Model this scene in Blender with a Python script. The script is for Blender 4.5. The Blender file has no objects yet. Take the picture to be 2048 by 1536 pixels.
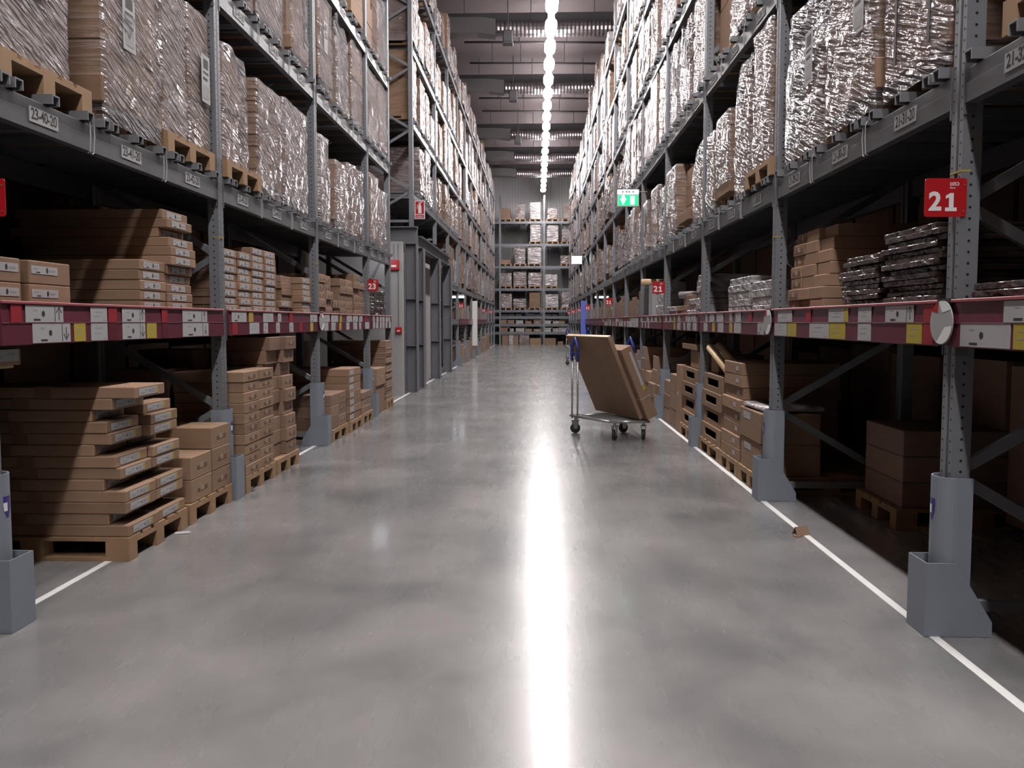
import bpy, math, random
from mathutils import Vector, Matrix, noise
PI = math.pi
RND = random.Random(11)
sc = bpy.context.scene
COL = sc.collection

# ------------------------------------------------------------------ measures (metres; X across the aisle, Y along it, Z up)
XL, XR = -2.55, 1.90                       # front planes of the left and right racks
LEV_L = [2.575, 4.135, 5.57, 7.07, 8.80]   # tops of the load beams
LEV_R = [2.575, 4.135, 5.57, 7.03, 8.45]
POST_L = [0.84, 3.60, 6.36, 9.16, 11.97, 13.72]
POST_F = [16.4, 20.1, 22.95, 25.7, 28.45, 31.2, 33.95, 36.7, 39.45, 42.2, 44.95, 47.7]
POST_R = [0.94, 3.70, 6.45, 9.22, 11.92, 14.6, 17.25, 20.0, 22.75, 25.5, 28.25, 31.0, 33.75, 36.5, 39.25, 42.0, 44.75, 47.5]
CEIL = 11.3
RAIL0, RAIL1 = 1.335, 1.55                 # red shelf-edge strip
SHELF = 1.505
ORD = ['zeroth', 'first', 'second', 'third', 'fourth', 'fifth', 'sixth', 'seventh', 'eighth', 'ninth', 'tenth', 'eleventh', 'twelfth',
       'thirteenth', 'fourteenth', 'fifteenth', 'sixteenth', 'seventeenth', 'eighteenth', 'nineteenth', 'twentieth',
       'twenty-first', 'twenty-second', 'twenty-third', 'twenty-fourth', 'twenty-fifth', 'twenty-sixth', 'twenty-seventh', 'twenty-eighth',
       'twenty-ninth', 'thirtieth', 'thirty-first', 'thirty-second', 'thirty-third', 'thirty-fourth', 'thirty-fifth', 'thirty-sixth',
       'thirty-seventh', 'thirty-eighth', 'thirty-ninth', 'fortieth', 'forty-first', 'forty-second', 'forty-third', 'forty-fourth', 'forty-fifth']

# ------------------------------------------------------------------ materials
def new_mat(name):
    m = bpy.data.materials.new(name); m.use_nodes = True
    nt = m.node_tree
    return m, nt, nt.nodes, nt.links, nt.nodes['Principled BSDF']

def plain(name, col, rough=.6, metal=0., spec=.5, var=0., scale=6.):
    m, nt, N, L, b = new_mat(name)
    b.inputs['Roughness'].default_value = rough; b.inputs['Metallic'].default_value = metal
    b.inputs['Specular IOR Level'].default_value = spec
    if var:
        tc = N.new('ShaderNodeTexCoord'); nz = N.new('ShaderNodeTexNoise'); nz.inputs['Scale'].default_value = scale; nz.inputs['Detail'].default_value = 4
        L.new(tc.outputs['Object'], nz.inputs['Vector'])
        mx = N.new('ShaderNodeMix'); mx.data_type = 'RGBA'
        mx.inputs['A'].default_value = (*[c*(1-var) for c in col], 1); mx.inputs['B'].default_value = (*[min(1, c*(1+var)) for c in col], 1)
        L.new(nz.outputs['Fac'], mx.inputs['Factor']); L.new(mx.outputs['Result'], b.inputs['Base Color'])
    else:
        b.inputs['Base Color'].default_value = (*col, 1)
    return m

def emit(name, col, strength):
    m, nt, N, L, b = new_mat(name)
    b.inputs['Base Color'].default_value = (*col, 1)
    b.inputs['Emission Color'].default_value = (*col, 1); b.inputs['Emission Strength'].default_value = strength
    return m

def cardboard(name, col):
    m, nt, N, L, b = new_mat(name)
    tc = N.new('ShaderNodeTexCoord')
    mp = N.new('ShaderNodeMapping'); mp.inputs['Scale'].default_value = (1.5, 1.5, 9); L.new(tc.outputs['Object'], mp.inputs['Vector'])
    nz = N.new('ShaderNodeTexNoise'); nz.inputs['Scale'].default_value = 3; nz.inputs['Detail'].default_value = 5; L.new(mp.outputs['Vector'], nz.inputs['Vector'])
    mx = N.new('ShaderNodeMix'); mx.data_type = 'RGBA'
    mx.inputs['A'].default_value = (*[c*.82 for c in col], 1); mx.inputs['B'].default_value = (*[c*1.16 for c in col], 1)
    L.new(nz.outputs['Fac'], mx.inputs['Factor'])
    oi = N.new('ShaderNodeObjectInfo'); hs = N.new('ShaderNodeHueSaturation')
    mr = N.new('ShaderNodeMapRange'); mr.inputs['To Min'].default_value = .82; mr.inputs['To Max'].default_value = 1.15
    L.new(oi.outputs['Random'], mr.inputs['Value']); L.new(mr.outputs['Result'], hs.inputs['Value'])
    L.new(mx.outputs['Result'], hs.inputs['Color']); L.new(hs.outputs['Color'], b.inputs['Base Color'])
    b.inputs['Roughness'].default_value = .72; b.inputs['Specular IOR Level'].default_value = .25
    return m

def streak_bump(N, L, strength, dist, sx=(1, 2.2, 17), ang=24):
    tc = N.new('ShaderNodeTexCoord')
    oi = N.new('ShaderNodeObjectInfo')
    ad = N.new('ShaderNodeVectorMath'); ad.operation = 'ADD'
    sc_ = N.new('ShaderNodeVectorMath'); sc_.operation = 'SCALE'; sc_.inputs['Scale'].default_value = 40
    cx = N.new('ShaderNodeCombineXYZ')
    L.new(oi.outputs['Random'], cx.inputs[0]); L.new(oi.outputs['Random'], cx.inputs[1]); L.new(cx.outputs[0], sc_.inputs[0])
    L.new(tc.outputs['Object'], ad.inputs[0]); L.new(sc_.outputs[0], ad.inputs[1])
    mp = N.new('ShaderNodeMapping'); mp.inputs['Rotation'].default_value = (math.radians(ang), 0, 0); L.new(ad.outputs[0], mp.inputs['Vector'])
    m2 = N.new('ShaderNodeMapping'); m2.inputs['Scale'].default_value = sx; L.new(mp.outputs['Vector'], m2.inputs['Vector'])
    nz = N.new('ShaderNodeTexNoise'); nz.inputs['Scale'].default_value = 2.4; nz.inputs['Detail'].default_value = 1.6; nz.inputs['Distortion'].default_value = .5
    L.new(m2.outputs['Vector'], nz.inputs['Vector'])
    n2 = N.new('ShaderNodeTexNoise'); n2.inputs['Scale'].default_value = 4.5; n2.inputs['Detail'].default_value = 2; L.new(ad.outputs[0], n2.inputs['Vector'])
    ma = N.new('ShaderNodeMath'); ma.operation = 'ADD'; L.new(nz.outputs['Fac'], ma.inputs[0]); L.new(n2.outputs['Fac'], ma.inputs[1])
    bp = N.new('ShaderNodeBump'); bp.inputs['Strength'].default_value = strength; bp.inputs['Distance'].default_value = dist
    L.new(ma.outputs[0], bp.inputs['Height'])
    return bp, nz, ad

def film_mat(name, opac, base=(.80, .76, .77)):
    m, nt, N, L, b = new_mat(name)
    bp, nz, ad = streak_bump(N, L, 1., .06)
    b.inputs['Base Color'].default_value = (*base, 1); b.inputs['Roughness'].default_value = .115
    b.inputs['Specular IOR Level'].default_value = 1.
    L.new(bp.outputs['Normal'], b.inputs['Normal'])
    tr = N.new('ShaderNodeBsdfTransparent'); mx = N.new('ShaderNodeMixShader')
    mr = N.new('ShaderNodeMapRange'); mr.inputs['From Min'].default_value = .35; mr.inputs['From Max'].default_value = .68
    mr.inputs['To Min'].default_value = opac - .08; mr.inputs['To Max'].default_value = opac + .12
    L.new(nz.outputs['Fac'], mr.inputs['Value']); L.new(mr.outputs['Result'], mx.inputs['Fac'])
    L.new(tr.outputs[0], mx.inputs[1]); L.new(b.outputs[0], mx.inputs[2])
    L.new(mx.outputs[0], N['Material Output'].inputs['Surface'])
    return m

def wrapped_mat(name, c1, c2):
    m, nt, N, L, b = new_mat(name)
    bp, nz, ad = streak_bump(N, L, .9, .04, sx=(1, 2.5, 7), ang=20)
    n3 = N.new('ShaderNodeTexNoise'); n3.inputs['Scale'].default_value = 1.7; n3.inputs['Detail'].default_value = 3
    L.new(ad.outputs[0], n3.inputs['Vector'])
    mr = N.new('ShaderNodeMapRange'); mr.inputs['From Min'].default_value = .35; mr.inputs['From Max'].default_value = .65
    L.new(n3.outputs['Fac'], mr.inputs['Value'])
    mx = N.new('ShaderNodeMix'); mx.data_type = 'RGBA'; mx.inputs['A'].default_value = (*c1, 1); mx.inputs['B'].default_value = (*c2, 1)
    L.new(mr.outputs['Result'], mx.inputs['Factor']); L.new(mx.outputs['Result'], b.inputs['Base Color'])
    b.inputs['Roughness'].default_value = .19; b.inputs['Specular IOR Level'].default_value = .8
    L.new(bp.outputs['Normal'], b.inputs['Normal'])
    return m

def floor_mat():
    m, nt, N, L, b = new_mat('polished_concrete')
    tc = N.new('ShaderNodeTexCoord')
    def nz(scale, det, mapscale=None, dist=0):
        n = N.new('ShaderNodeTexNoise'); n.inputs['Scale'].default_value = scale; n.inputs['Detail'].default_value = det; n.inputs['Distortion'].default_value = dist
        if mapscale:
            mp = N.new('ShaderNodeMapping'); mp.inputs['Scale'].default_value = mapscale; L.new(tc.outputs['Object'], mp.inputs['Vector']); L.new(mp.outputs['Vector'], n.inputs['Vector'])
        else: L.new(tc.outputs['Object'], n.inputs['Vector'])
        return n
    a = nz(1.1, 3.5, None, .4); s = nz(1.6, 5, (5, .7, 1)); f = nz(9, 2)
    r = N.new('ShaderNodeValToRGB'); r.color_ramp.elements[0].position = .3; r.color_ramp.elements[0].color = (.142, .1435, .143, 1)
    r.color_ramp.elements[1].position = .7; r.color_ramp.elements[1].color = (.29, .28, .277, 1)
    L.new(a.outputs['Fac'], r.inputs['Fac'])
    mx = N.new('ShaderNodeMix'); mx.data_type = 'RGBA'; mx.blend_type = 'MULTIPLY'; mx.inputs['Factor'].default_value = .08
    L.new(r.outputs['Color'], mx.inputs['A']); L.new(f.outputs['Fac'], mx.inputs['B']); L.new(mx.outputs['Result'], b.inputs['Base Color'])
    mr = N.new('ShaderNodeMapRange'); mr.inputs['From Min'].default_value = .3; mr.inputs['From Max'].default_value = .7
    mr.inputs['To Min'].default_value = .25; mr.inputs['To Max'].default_value = .29
    L.new(s.outputs['Fac'], mr.inputs['Value']); L.new(mr.outputs['Result'], b.inputs['Roughness'])
    b.inputs['Specular IOR Level'].default_value = .30; b.inputs['Coat Weight'].default_value = .5; b.inputs['Coat Roughness'].default_value = .115; b.inputs['Coat IOR'].default_value = 1.45
    return m

def corrugated_mat(name, col, axis_scale):
    m, nt, N, L, b = new_mat(name)
    tc = N.new('ShaderNodeTexCoord'); w = N.new('ShaderNodeTexWave'); w.inputs['Scale'].default_value = axis_scale; w.bands_direction = 'X'
    L.new(tc.outputs['Object'], w.inputs['Vector'])
    bp = N.new('ShaderNodeBump'); bp.inputs['Strength'].default_value = .8; bp.inputs['Distance'].default_value = .03
    L.new(w.outputs['Fac'], bp.inputs['Height']); L.new(bp.outputs['Normal'], b.inputs['Normal'])
    b.inputs['Base Color'].default_value = (*col, 1); b.inputs['Roughness'].default_value = .4; b.inputs['Metallic'].default_value = .3
    return m

M = {
 'floor': floor_mat(),
 'line': plain('white_floor_paint', (.72, .72, .70), .5, var=.1),
 'ceil': plain('roof_sheet', (.135, .108, .111), .8, var=.08, scale=1),
 'wall': plain('dark_wall_panel', (.04, .038, .04), .8, var=.1, scale=1),
 'plaster': plain('pale_plaster', (.36, .347, .347), .8, var=.08, scale=2),
 'corr': corrugated_mat('corrugated_metal_wall', (.42, .41, .42), 4.0),
 'galv': plain('galvanised_steel', (.22, .232, .252), .42, .35, var=.14, scale=9),
 'beam': plain('zinc_beam_steel', (.165, .172, .185), .36, .45, var=.15, scale=7),
 'bar': plain('zinc_bar_steel', (.24, .25, .265), .4, .4, var=.1),
 'hole': plain('dark_hole', (.008, .008, .009), .9),
 'guard': plain('grey_guard_paint', (.205, .232, .275), .5, var=.05, scale=5),
 'column': plain('grey_column_paint', (.15, .154, .168), .5, var=.06, scale=3),
 'wood': plain('pale_pallet_wood', (.31, .195, .105), .7, var=.25, scale=8),
 'card': cardboard('brown_cardboard', (.28, .18, .118)),
 'card2': cardboard('pinkish_cardboard', (.255, .165, .118)),
 'card3': cardboard('yellowish_cardboard', (.275, .180, .115)),
 'tape': plain('packing_tape', (.22, .13, .075), .35),
 'film': film_mat('clear_stretch_film', .46, (.41, .385, .40)),
 'filmw': film_mat('milky_stretch_film', .58, (.42, .40, .415)),
 'filmc': film_mat('thin_stretch_film', .12, (.40, .37, .38)),
 'wrapA': wrapped_mat('wrapped_brown', (.16, .115, .098), (.27, .243, .25)),
 'wrapB': wrapped_mat('wrapped_pale', (.26, .23, .23), (.42, .395, .40)),
 'wrapC': wrapped_mat('wrapped_kraft', (.22, .145, .10), (.25, .19, .155)),
 'darkfilm': wrapped_mat('dark_film', (.04, .025, .022), (.065, .048, .043)),
 'greyfilm': wrapped_mat('grey_film', (.32, .32, .32), (.44, .435, .43)),
 'paper': plain('white_paper', (.40, .395, .405), .6, var=.05, scale=20),
 'ink': plain('black_ink', (.02, .02, .022), .6),
 'grey_ink': plain('grey_ink', (.30, .30, .30), .6),
 'brown_ink': plain('brown_ink', (.13, .07, .045), .7),
 'yellow': plain('yellow_paper', (.40, .31, .035), .6, var=.06),
 'red_ink': plain('red_ink', (.45, .05, .04), .5),
 'rail': plain('dark_red_plastic', (.115, .025, .042), .28, var=.12, scale=4),
 'lip': plain('pink_red_lip', (.36, .09, .10), .4),
 'redsq': plain('red_card', (.30, .02, .03), .4, var=.1),
 'maroon': plain('maroon_card', (.10, .01, .02), .4),
 'sign': plain('red_sign', (.42, .008, .014), .4),
 'white': plain('white_print', (.80, .80, .80), .5),
 'lamp': emit('lamp_diffuser_bloom', (1.0, .945, .94), 105),
 'lamp2': emit('lamp_cool', (.85, .92, 1.0), 9),
 'housing': plain('lamp_housing', (.45, .45, .46), .5),
 'exit_g': emit('exit_green', (.0, .62, .22), 1.1),
 'exit_w': emit('exit_white', (.86, 1., .97), 3.2),
 'exit_t': emit('exit_top_panel', (.80, .80, .84), .75),
 'duct': plain('foil_duct', (.24, .22, .23), .3, .8, var=.2, scale=5),
 'sheet': plain('duct_sheet', (.13, .12, .125), .5, .3),
 'dark': plain('dark_grey_metal', (.07, .065, .07), .6),
 'steel': plain('bright_zinc_tube', (.42, .42, .42), .3, .75),
 'rubber': plain('black_rubber', (.015, .015, .018), .6),
 'blue': plain('blue_plastic', (.02, .04, .22), .4),
 'bluep': plain('blue_panel', (.12, .17, .60), .5),
 'green': plain('dark_green_steel', (.01, .11, .07), .5),
 'tube': plain('kraft_tube', (.62, .45, .26), .5, var=.1),
 'black': plain('black_panel', (.03, .03, .035), .4),
 'greyp': plain('grey_panel', (.36, .36, .37), .5),
 'purple': plain('purple_sticker', (.05, .03, .20), .4),
 'orange': plain('pale_orange_sticker', (.75, .45, .30), .5),
}

# ------------------------------------------------------------------ mesh builder
class MB:
    def __init__(s): s.v = []; s.f = []; s.m = []
    def add(s, vs, fs, mat=0, mtx=None):
        o = len(s.v)
        s.v += [tuple(mtx @ Vector(p)) for p in vs] if mtx else [tuple(p) for p in vs]
        s.f += [tuple(i + o for i in f) for f in fs]; s.m += [mat]*len(fs)
        return s
    def box(s, x0, x1, y0, y1, z0, z1, mat=0, mtx=None, c=0.):
        if c <= 0:
            vs = [(x0, y0, z0), (x1, y0, z0), (x1, y1, z0), (x0, y1, z0), (x0, y0, z1), (x1, y0, z1), (x1, y1, z1), (x0, y1, z1)]
            fs = [(3, 2, 1, 0), (4, 5, 6, 7), (0, 1, 5, 4), (1, 2, 6, 5), (2, 3, 7, 6), (3, 0, 4, 7)]
            return s.add(vs, fs, mat, mtx)
        vs, idx = [], {}
        for ix in (0, 1):
            for iy in (0, 1):
                for iz in (0, 1):
                    for ax in range(3):
                        p = [(x0, x1)[ix], (y0, y1)[iy], (z0, z1)[iz]]
                        q = [(x0 + c, x1 - c)[ix], (y0 + c, y1 - c)[iy], (z0 + c, z1 - c)[iz]]
                        q[ax] = p[ax]; idx[(ix, iy, iz, ax)] = len(vs); vs.append(tuple(q))
        fs = []
        for ax in range(3):
            a, b = [(1, 2), (2, 0), (0, 1)][ax]
            for sd in (0, 1):
                loop = []
                for u, w in ((0, 0), (1, 0), (1, 1), (0, 1)):
                    k = [0, 0, 0]; k[ax] = sd; k[a] = u; k[b] = w; loop.append(idx[(*k, ax)])
                fs.append(tuple(loop if sd else loop[::-1]))
        for ax in range(3):
            a, b = [(1, 2), (2, 0), (0, 1)][ax]
            for u in (0, 1):
                for w in (0, 1):
                    def g(t, n):
                        k = [0, 0, 0]; k[ax] = t; k[a] = u; k[b] = w; return idx[(*k, n)]
                    q = (g(0, a), g(1, a), g(1, b), g(0, b))
                    fs.append(q if (u != w) else q[::-1])
        for ix in (0, 1):
            for iy in (0, 1):
                for iz in (0, 1):
                    t = tuple(idx[(ix, iy, iz, k)] for k in range(3))
                    fs.append(t if (ix + iy + iz) % 2 else t[::-1])
        return s.add(vs, fs, mat, mtx)
    def prism(s, poly, axis, a0, a1, mat=0, mtx=None):
        # poly: 2D points; axis 0: (y,z) extruded in x; 1: (x,z) in y; 2: (x,y) in z
        n = len(poly)
        def P(p, a): return (a, p[0], p[1]) if axis == 0 else ((p[0], a, p[1]) if axis == 1 else (p[0], p[1], a))
        vs = [P(p, a0) for p in poly] + [P(p, a1) for p in poly]
        fs = [tuple(range(n))[::-1], tuple(range(n, 2*n))] + [(i, (i+1) % n, (i+1) % n + n, i + n) for i in range(n)]
        return s.add(vs, fs, mat, mtx)
    def tube(s, pts, r, mat=0, n=8, mtx=None, cap=True):
        pts = [Vector(p) for p in pts]; vs, fs = [], []
        for i, p in enumerate(pts):
            t = (pts[min(i+1, len(pts)-1)] - pts[max(i-1, 0)]).normalized()
            up = Vector((0, 0, 1)) if abs(t.z) < .95 else Vector((0, 1, 0))
            a = t.cross(up).normalized(); b = a.cross(t)
            rr = r[i] if isinstance(r, (list, tuple)) else r
            for k in range(n):
                an = 2*PI*k/n; vs.append(tuple(p + (a*math.cos(an) + b*math.sin(an))*rr))
        for i in range(len(pts)-1):
            for k in range(n):
                k2 = (k+1) % n; fs.append((i*n+k, i*n+k2, (i+1)*n+k2, (i+1)*n+k))
        if cap: fs += [tuple(range(n))[::-1], tuple(range((len(pts)-1)*n, len(pts)*n))]
        return s.add(vs, fs, mat, mtx)
    def disc(s, c, r, nrm, mat=0, n=6, ry=None, mtx=None):
        # flat disc; nrm 'x','-x','y','-y'
        ry = ry or r; vs = []
        for k in range(n):
            a = 2*PI*k/n
            if nrm[-1] == 'x': vs.append((c[0], c[1] + r*math.cos(a), c[2] + ry*math.sin(a)))
            else: vs.append((c[0] + r*math.cos(a), c[1], c[2] + ry*math.sin(a)))
        f = tuple(range(n))
        if nrm in ('-x', 'y'): f = f[::-1]
        return s.add(vs, [f], mat, mtx)
    def mesh(s, name, mats, smooth=False):
        me = bpy.data.meshes.new(name); me.from_pydata(s.v, [], s.f)
        for m in mats: me.materials.append(M[m] if isinstance(m, str) else m)
        me.polygons.foreach_set('material_index', s.m)
        if smooth: me.polygons.foreach_set('use_smooth', [True]*len(s.f))
        me.update(); return me
    def obj(s, name, mats, parent=None, smooth=False, loc=None, rotz=0):
        return link(name, s.mesh(name, mats, smooth), parent, loc, rotz)

def link(name, data, parent=None, loc=None, rotz=0):
    o = bpy.data.objects.new(name, data); COL.objects.link(o)
    if parent: o.parent = parent
    if loc: o.location = loc
    if rotz: o.rotation_euler = (0, 0, rotz)
    return o
def tag(o, label, cat, group=None):
    o['label'] = label; o['category'] = cat
    if group: o['group'] = group
    return o
def thing(name, label, cat, loc=(0, 0, 0), rotz=0, group=None):
    return tag(link(name, None, None, loc, rotz), label, cat, group)
def struct(o): o['kind'] = 'structure'; return o
def stuff(o): o['kind'] = 'stuff'; return o

_txt = {}
def text_geo(body, size, spacing=1.0, bold=.03):
    k = (body, size, spacing, bold)
    if k not in _txt:
        cu = bpy.data.curves.new('lettering', 'FONT'); cu.body = body; cu.size = size; cu.align_x = 'CENTER'; cu.align_y = 'CENTER'
        cu.space_character = spacing; cu.offset = bold*size; cu.resolution_u = 3
        ob = bpy.data.objects.new('lettering', cu); COL.objects.link(ob)
        dg = bpy.context.evaluated_depsgraph_get(); dg.update()
        me = bpy.data.meshes.new_from_object(ob.evaluated_get(dg))
        _txt[k] = ([tuple(v.co) for v in me.vertices], [tuple(p.vertices) for p in me.polygons])
        bpy.data.objects.remove(ob); bpy.data.curves.remove(cu); bpy.data.meshes.remove(me)
    return _txt[k]
# text lying in the plane seen by someone looking along -X (front +X): right = +Y
def tmat(o, front='+x'):
    if front == '+x': r = Matrix(((0, 0, 1, 0), (1, 0, 0, 0), (0, 1, 0, 0), (0, 0, 0, 1)))
    else: r = Matrix(((1, 0, 0, 0), (0, 0, -1, 0), (0, 1, 0, 0), (0, 0, 0, 1)))   # front -Y: right = +X
    return Matrix.Translation(o) @ r

# ------------------------------------------------------------------ room
def room():
    m = MB(); m.box(-12, 12, -16, 53, -.2, 0); struct(m.obj('floor', ['floor']))
    for nm, x in (('trim_1', 1.83), ('trim_2', -2.59)):
        m = MB(); y = -3.
        while y < 47:
            l = 2.6 + RND.random()*.3; m.box(x-.022, x+.022, y, y+l, .0004, .0022); y += l + .01
        struct(m.obj(nm, ['line']))
    m = MB(); m.box(-12, 12, -16, 53, CEIL, CEIL+.2); struct(m.obj('ceiling', ['ceil']))
    m = MB(); m.box(-12, 12, 52.2, 52.4, 0, CEIL); struct(m.obj('wall_back', ['corr']))
    m = MB(); m.box(-12.2, -12, -16, 52.4, 0, CEIL); struct(m.obj('wall_left', ['wall']))
    m = MB(); m.box(12, 12.2, -16, 52.4, 0, CEIL); struct(m.obj('wall_right', ['wall']))
    m = MB(); m.box(-12, 12, -16.2, -16, 0, CEIL); struct(m.obj('wall_front', ['wall']))
    m = MB(); m.box(-6.5, -2.62, 15.35, 15.55, 0, 3.0); struct(m.obj('wall_corridor', ['plaster']))
    m = MB(); m.box(-2.92, -2.86, 17.3, 22.2, 0, 2.95); struct(m.obj('door_1', ['plaster']))

    # thin pipe runs under the roof, on hanger rods
    for i, y in enumerate((22.7, 26.5, 28.6, 33.0, 35.0, 40.2)):
        t = thing('sprinkler_pipe', f'thin dark pipe hung across the aisle under the roof, {ORD[i+1]} from the camera', 'pipe', (0, y, 10.6), 0, 'pipes under the roof')
        MB().tube([(-2.4, 0, 0), (2.3, 0, -.06)], .035, 0, 8).obj('pipe_run', ['dark'], t, True)
        for x in (-1.6, -.6, .95): MB().tube([(x, 0, 0), (x, 0, CEIL-10.6)], .012, 0, 6).obj('hanger_rod', ['dark'], t)
    for i, y in enumerate((24.3, 30.3, 37.8, 42.8, 47.5)):
        t = thing('air_duct', f'silver foil air duct crossing under the roof, {ORD[i+1]} from the camera', 'duct', (0, y, 10.2), 0, 'air ducts under the roof')
        pts = [(-1.25 + .06*k, 0, 0) for k in range(64)]; rr = [.21 + .018*(k % 2) for k in range(64)]
        MB().tube(pts, rr, 0, 14).obj('foil_section', ['duct'], t)
        m = MB(); m.prism([(-3.2, -.16), (-1.8, -.16), (-1.25, -.23), (-1.25, .24), (-1.8, .3), (-3.2, .3)], 1, -.22, .22); m.obj('sheet_section', ['sheet'], t)
        m = MB(); m.box(-3.2, 3, .35, .5, .25, .62); m.obj('support_beam', ['dark'], t)
        for x in (-2.2, -.2, 1.7): MB().tube([(x, 0, .2), (x, 0, CEIL-10.2)], .012, 0, 6).obj('hanger_rod', ['dark'], t)
    for i, (x, y, z) in enumerate(((-.88, 24.0, 9.68), (-.9, 30.0, 9.66), (-.9, 37.4, 9.72))):
        t = thing('heater_box', f'dark boxy unit hanging below the roof beside the lamp row, {ORD[i+1]} from the camera', 'ceiling unit', (x, y, z), 0, 'dark boxy units under the roof')
        m = MB(); m.box(-.15, .15, -.15, .15, 0, .36, c=.03); m.obj('casing', ['dark'], t)
        m = MB(); m.box(-.16, .16, -.16, .16, -.03, 0, c=.01); m.obj('grille', ['sheet'], t)
        MB().tube([(0, 0, .36), (0, 0, CEIL - z)], .015, 0, 6).obj('hanger_rod', ['dark'], t)

def lamps():
    hz = 9.6
    hm = MB(); hm.prism([(-.09, .05), (.09, .05), (.05, .13), (-.05, .13)], 1, -.78, .78)
    hme = hm.mesh('lamp_housing', ['housing'])
    d = MB(); ny, nx = 15, 12; vs, fs = [], []  # glowing lens made wider than the lamp to imitate its glare bloom
    for i in range(ny):
        t = -1 + 2*i/(ny-1); k = (1 - abs(t)**4)**.5 if abs(t) < 1 else .02
        for j in range(nx):
            a = 2*PI*j/nx; vs.append((.16*max(k, .05)*math.cos(a), t*.68, .05*max(k, .05)*math.sin(a)))
    for i in range(ny-1):
        for j in range(nx): fs.append((i*nx+j, (i+1)*nx+j, (i+1)*nx+(j+1) % nx, i*nx+(j+1) % nx))
    d.add(vs, fs); dme = d.mesh('lamp_diffuser_bloom', ['lamp'], True)
    rods = MB().tube([(0, 0, .13), (0, 0, CEIL - hz)], .008, 0, 6).mesh('lamp_rod', ['dark'])
    n = 0
    for k in range(-21, 19):
        y = 20.9 + 1.6*k
        if k >= -1:
            n += 1; lb = f'glaring white ceiling lamp, {ORD[n]} from the camera end of the bright row'
        else: lb = 'white ceiling lamp of the row continuing overhead towards and past the camera'
        t = thing('ceiling_lamp', lb, 'lamp', (.37, y, hz), 0, 'lamp row over the aisle' if k >= -1 else 'lamps overhead out of view')
        link('lamp_housing', hme, t); link('diffuser_bloom', dme, t); link('hanger_rod', rods, t)
    # small fittings seen under the beams
    for nm, x, y, z, l, ax, lb in (('strip_light', -2.98, 14.9, 2.68, .42, 'x', 'cool white strip light in the side passage behind the last left shelf bay'),
                               ('strip_light', -2.72, 26.2, 2.26, .62, 'x', 'white strip light under the beam beside a far red aisle sign on the left'),
                               ('strip_light', 2.16, 26.6, 2.26, .45, 'x', 'nearer white strip light under the right beam, by the far red signs')):
        t = thing(nm, lb, 'lamp', (x, y, z))
        MB().box(-l/2, l/2, -.05, .05, .03, .09).obj('lamp_housing', ['housing'], t)
        MB().box(-l/2, l/2, -.04, .04, -.03, .03, c=.012).obj('tube', ['lamp2'], t)
        if y < 20: MB().box(-.02, .02, .05, .45, .05, .08).obj('bracket', ['housing'], t)

# ------------------------------------------------------------------ racks
def post_mesh(h, holes):
    m = MB()
    m.prism([(0, -.05), (0, -.017), (.014, -.012), (.014, .012), (0, .017), (0, .05), (.085, .05), (.085, .034), (.07, .03), (.07, -.03), (.085, -.034), (.085, -.05)], 2, 0, h)
    if holes:
        z = .1
        while z < holes:
            for y in (-.034, .034): m.disc((-.0008, y, z), .0055, '-x', 1)
            m.disc((.042, -.0508, z + .012), .007, '-y', 1); m.disc((.042, .0508, z + .012), .007, 'y', 1)
            z += .05
        m.box(-.001, .04, -.0505, .0505, 2.121, 2.128, 2)
    return m.mesh('post', ['galv', 'hole', 'yellow'])
PH = 9.3
POST_NEAR = post_mesh(PH, 6.2); POST_FAR = post_mesh(PH, 0); POST_GREEN = None
POST_SHORT = post_mesh(5.8, 0)
def brace_mesh(PH=PH):
    m = MB()
    def bar(z0, z1, a=.075, b=1.03):
        d = Vector((b-a, 0, z1-z0)); n = Vector((-d.z, 0, d.x)).normalized()*.026
        p, q = Vector((a, 0, z0)), Vector((b, 0, z1)); vs = []
        for c in (p-n, q-n, q+n, p+n):
            vs += [(c.x, -.016, c.z), (c.x, .016, c.z)]
        m.add(vs, [(0, 2, 4, 6), (7, 5, 3, 1), (0, 1, 3, 2), (2, 3, 5, 4), (4, 5, 7, 6), (6, 7, 1, 0)])
    bar(.12, .12); z = .72
    while z < PH - 1.2:
        bar(z, z - .56); bar(z + .05, z + .62); z += 1.24
    return m.mesh('brace', ['galv'])
BRACE = brace_mesh(); BRACE_SHORT = brace_mesh(5.8)
FOOT = MB().box(-.02, .13, -.07, .07, 0, .008).mesh('foot_plate', ['galv'])
def upright(root, side, x, y, near, z0=0):
    u = link('upright_frame', BRACE_SHORT if z0 else BRACE, root, (x, y, z0), 0 if side > 0 else PI)
    pm = POST_SHORT if z0 else (POST_NEAR if near else POST_FAR)
    link('post', pm, u); link('post', POST_SHORT if z0 else POST_FAR, u, (1.105, 0, 0), PI)
    if z0 == 0: link('foot_plate', FOOT, u)
    return u
_bm = {}
def beam_mesh(l):
    k = round(l, 2)
    if k not in _bm:
        m = MB(); m.prism([(0, 0), (0, .085), (.008, .09), (.008, .15), (.014, .156), (.055, .156), (.055, 0)], 1, -l/2, l/2)
        for s in (-1, 1): m.box(-.006, .05, s*(l/2) - .004, s*(l/2) + .004, -.05, .19)
        _bm[k] = m.mesh('beam', ['beam'])
    return _bm[k]
_lb = {}
def loc_label(text):
    m = MB(); m.box(0, .003, -.12, .12, -.038, .038)
    v, f = text_geo(text, .078, .92, .02)
    m.add(v, f, 1, tmat((.0036, 0, .002)) @ Matrix.Diagonal((.82, 1, 1, 1)))
    return m.mesh('location_label', ['paper', 'ink'])
BAR = MB()
BAR.prism([(-.032, 0), (-.032, .05), (.032, .05), (.032, 0), (.024, 0), (.024, .042), (-.024, .042), (-.024, 0)], 0, -1.12, .04)
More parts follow.
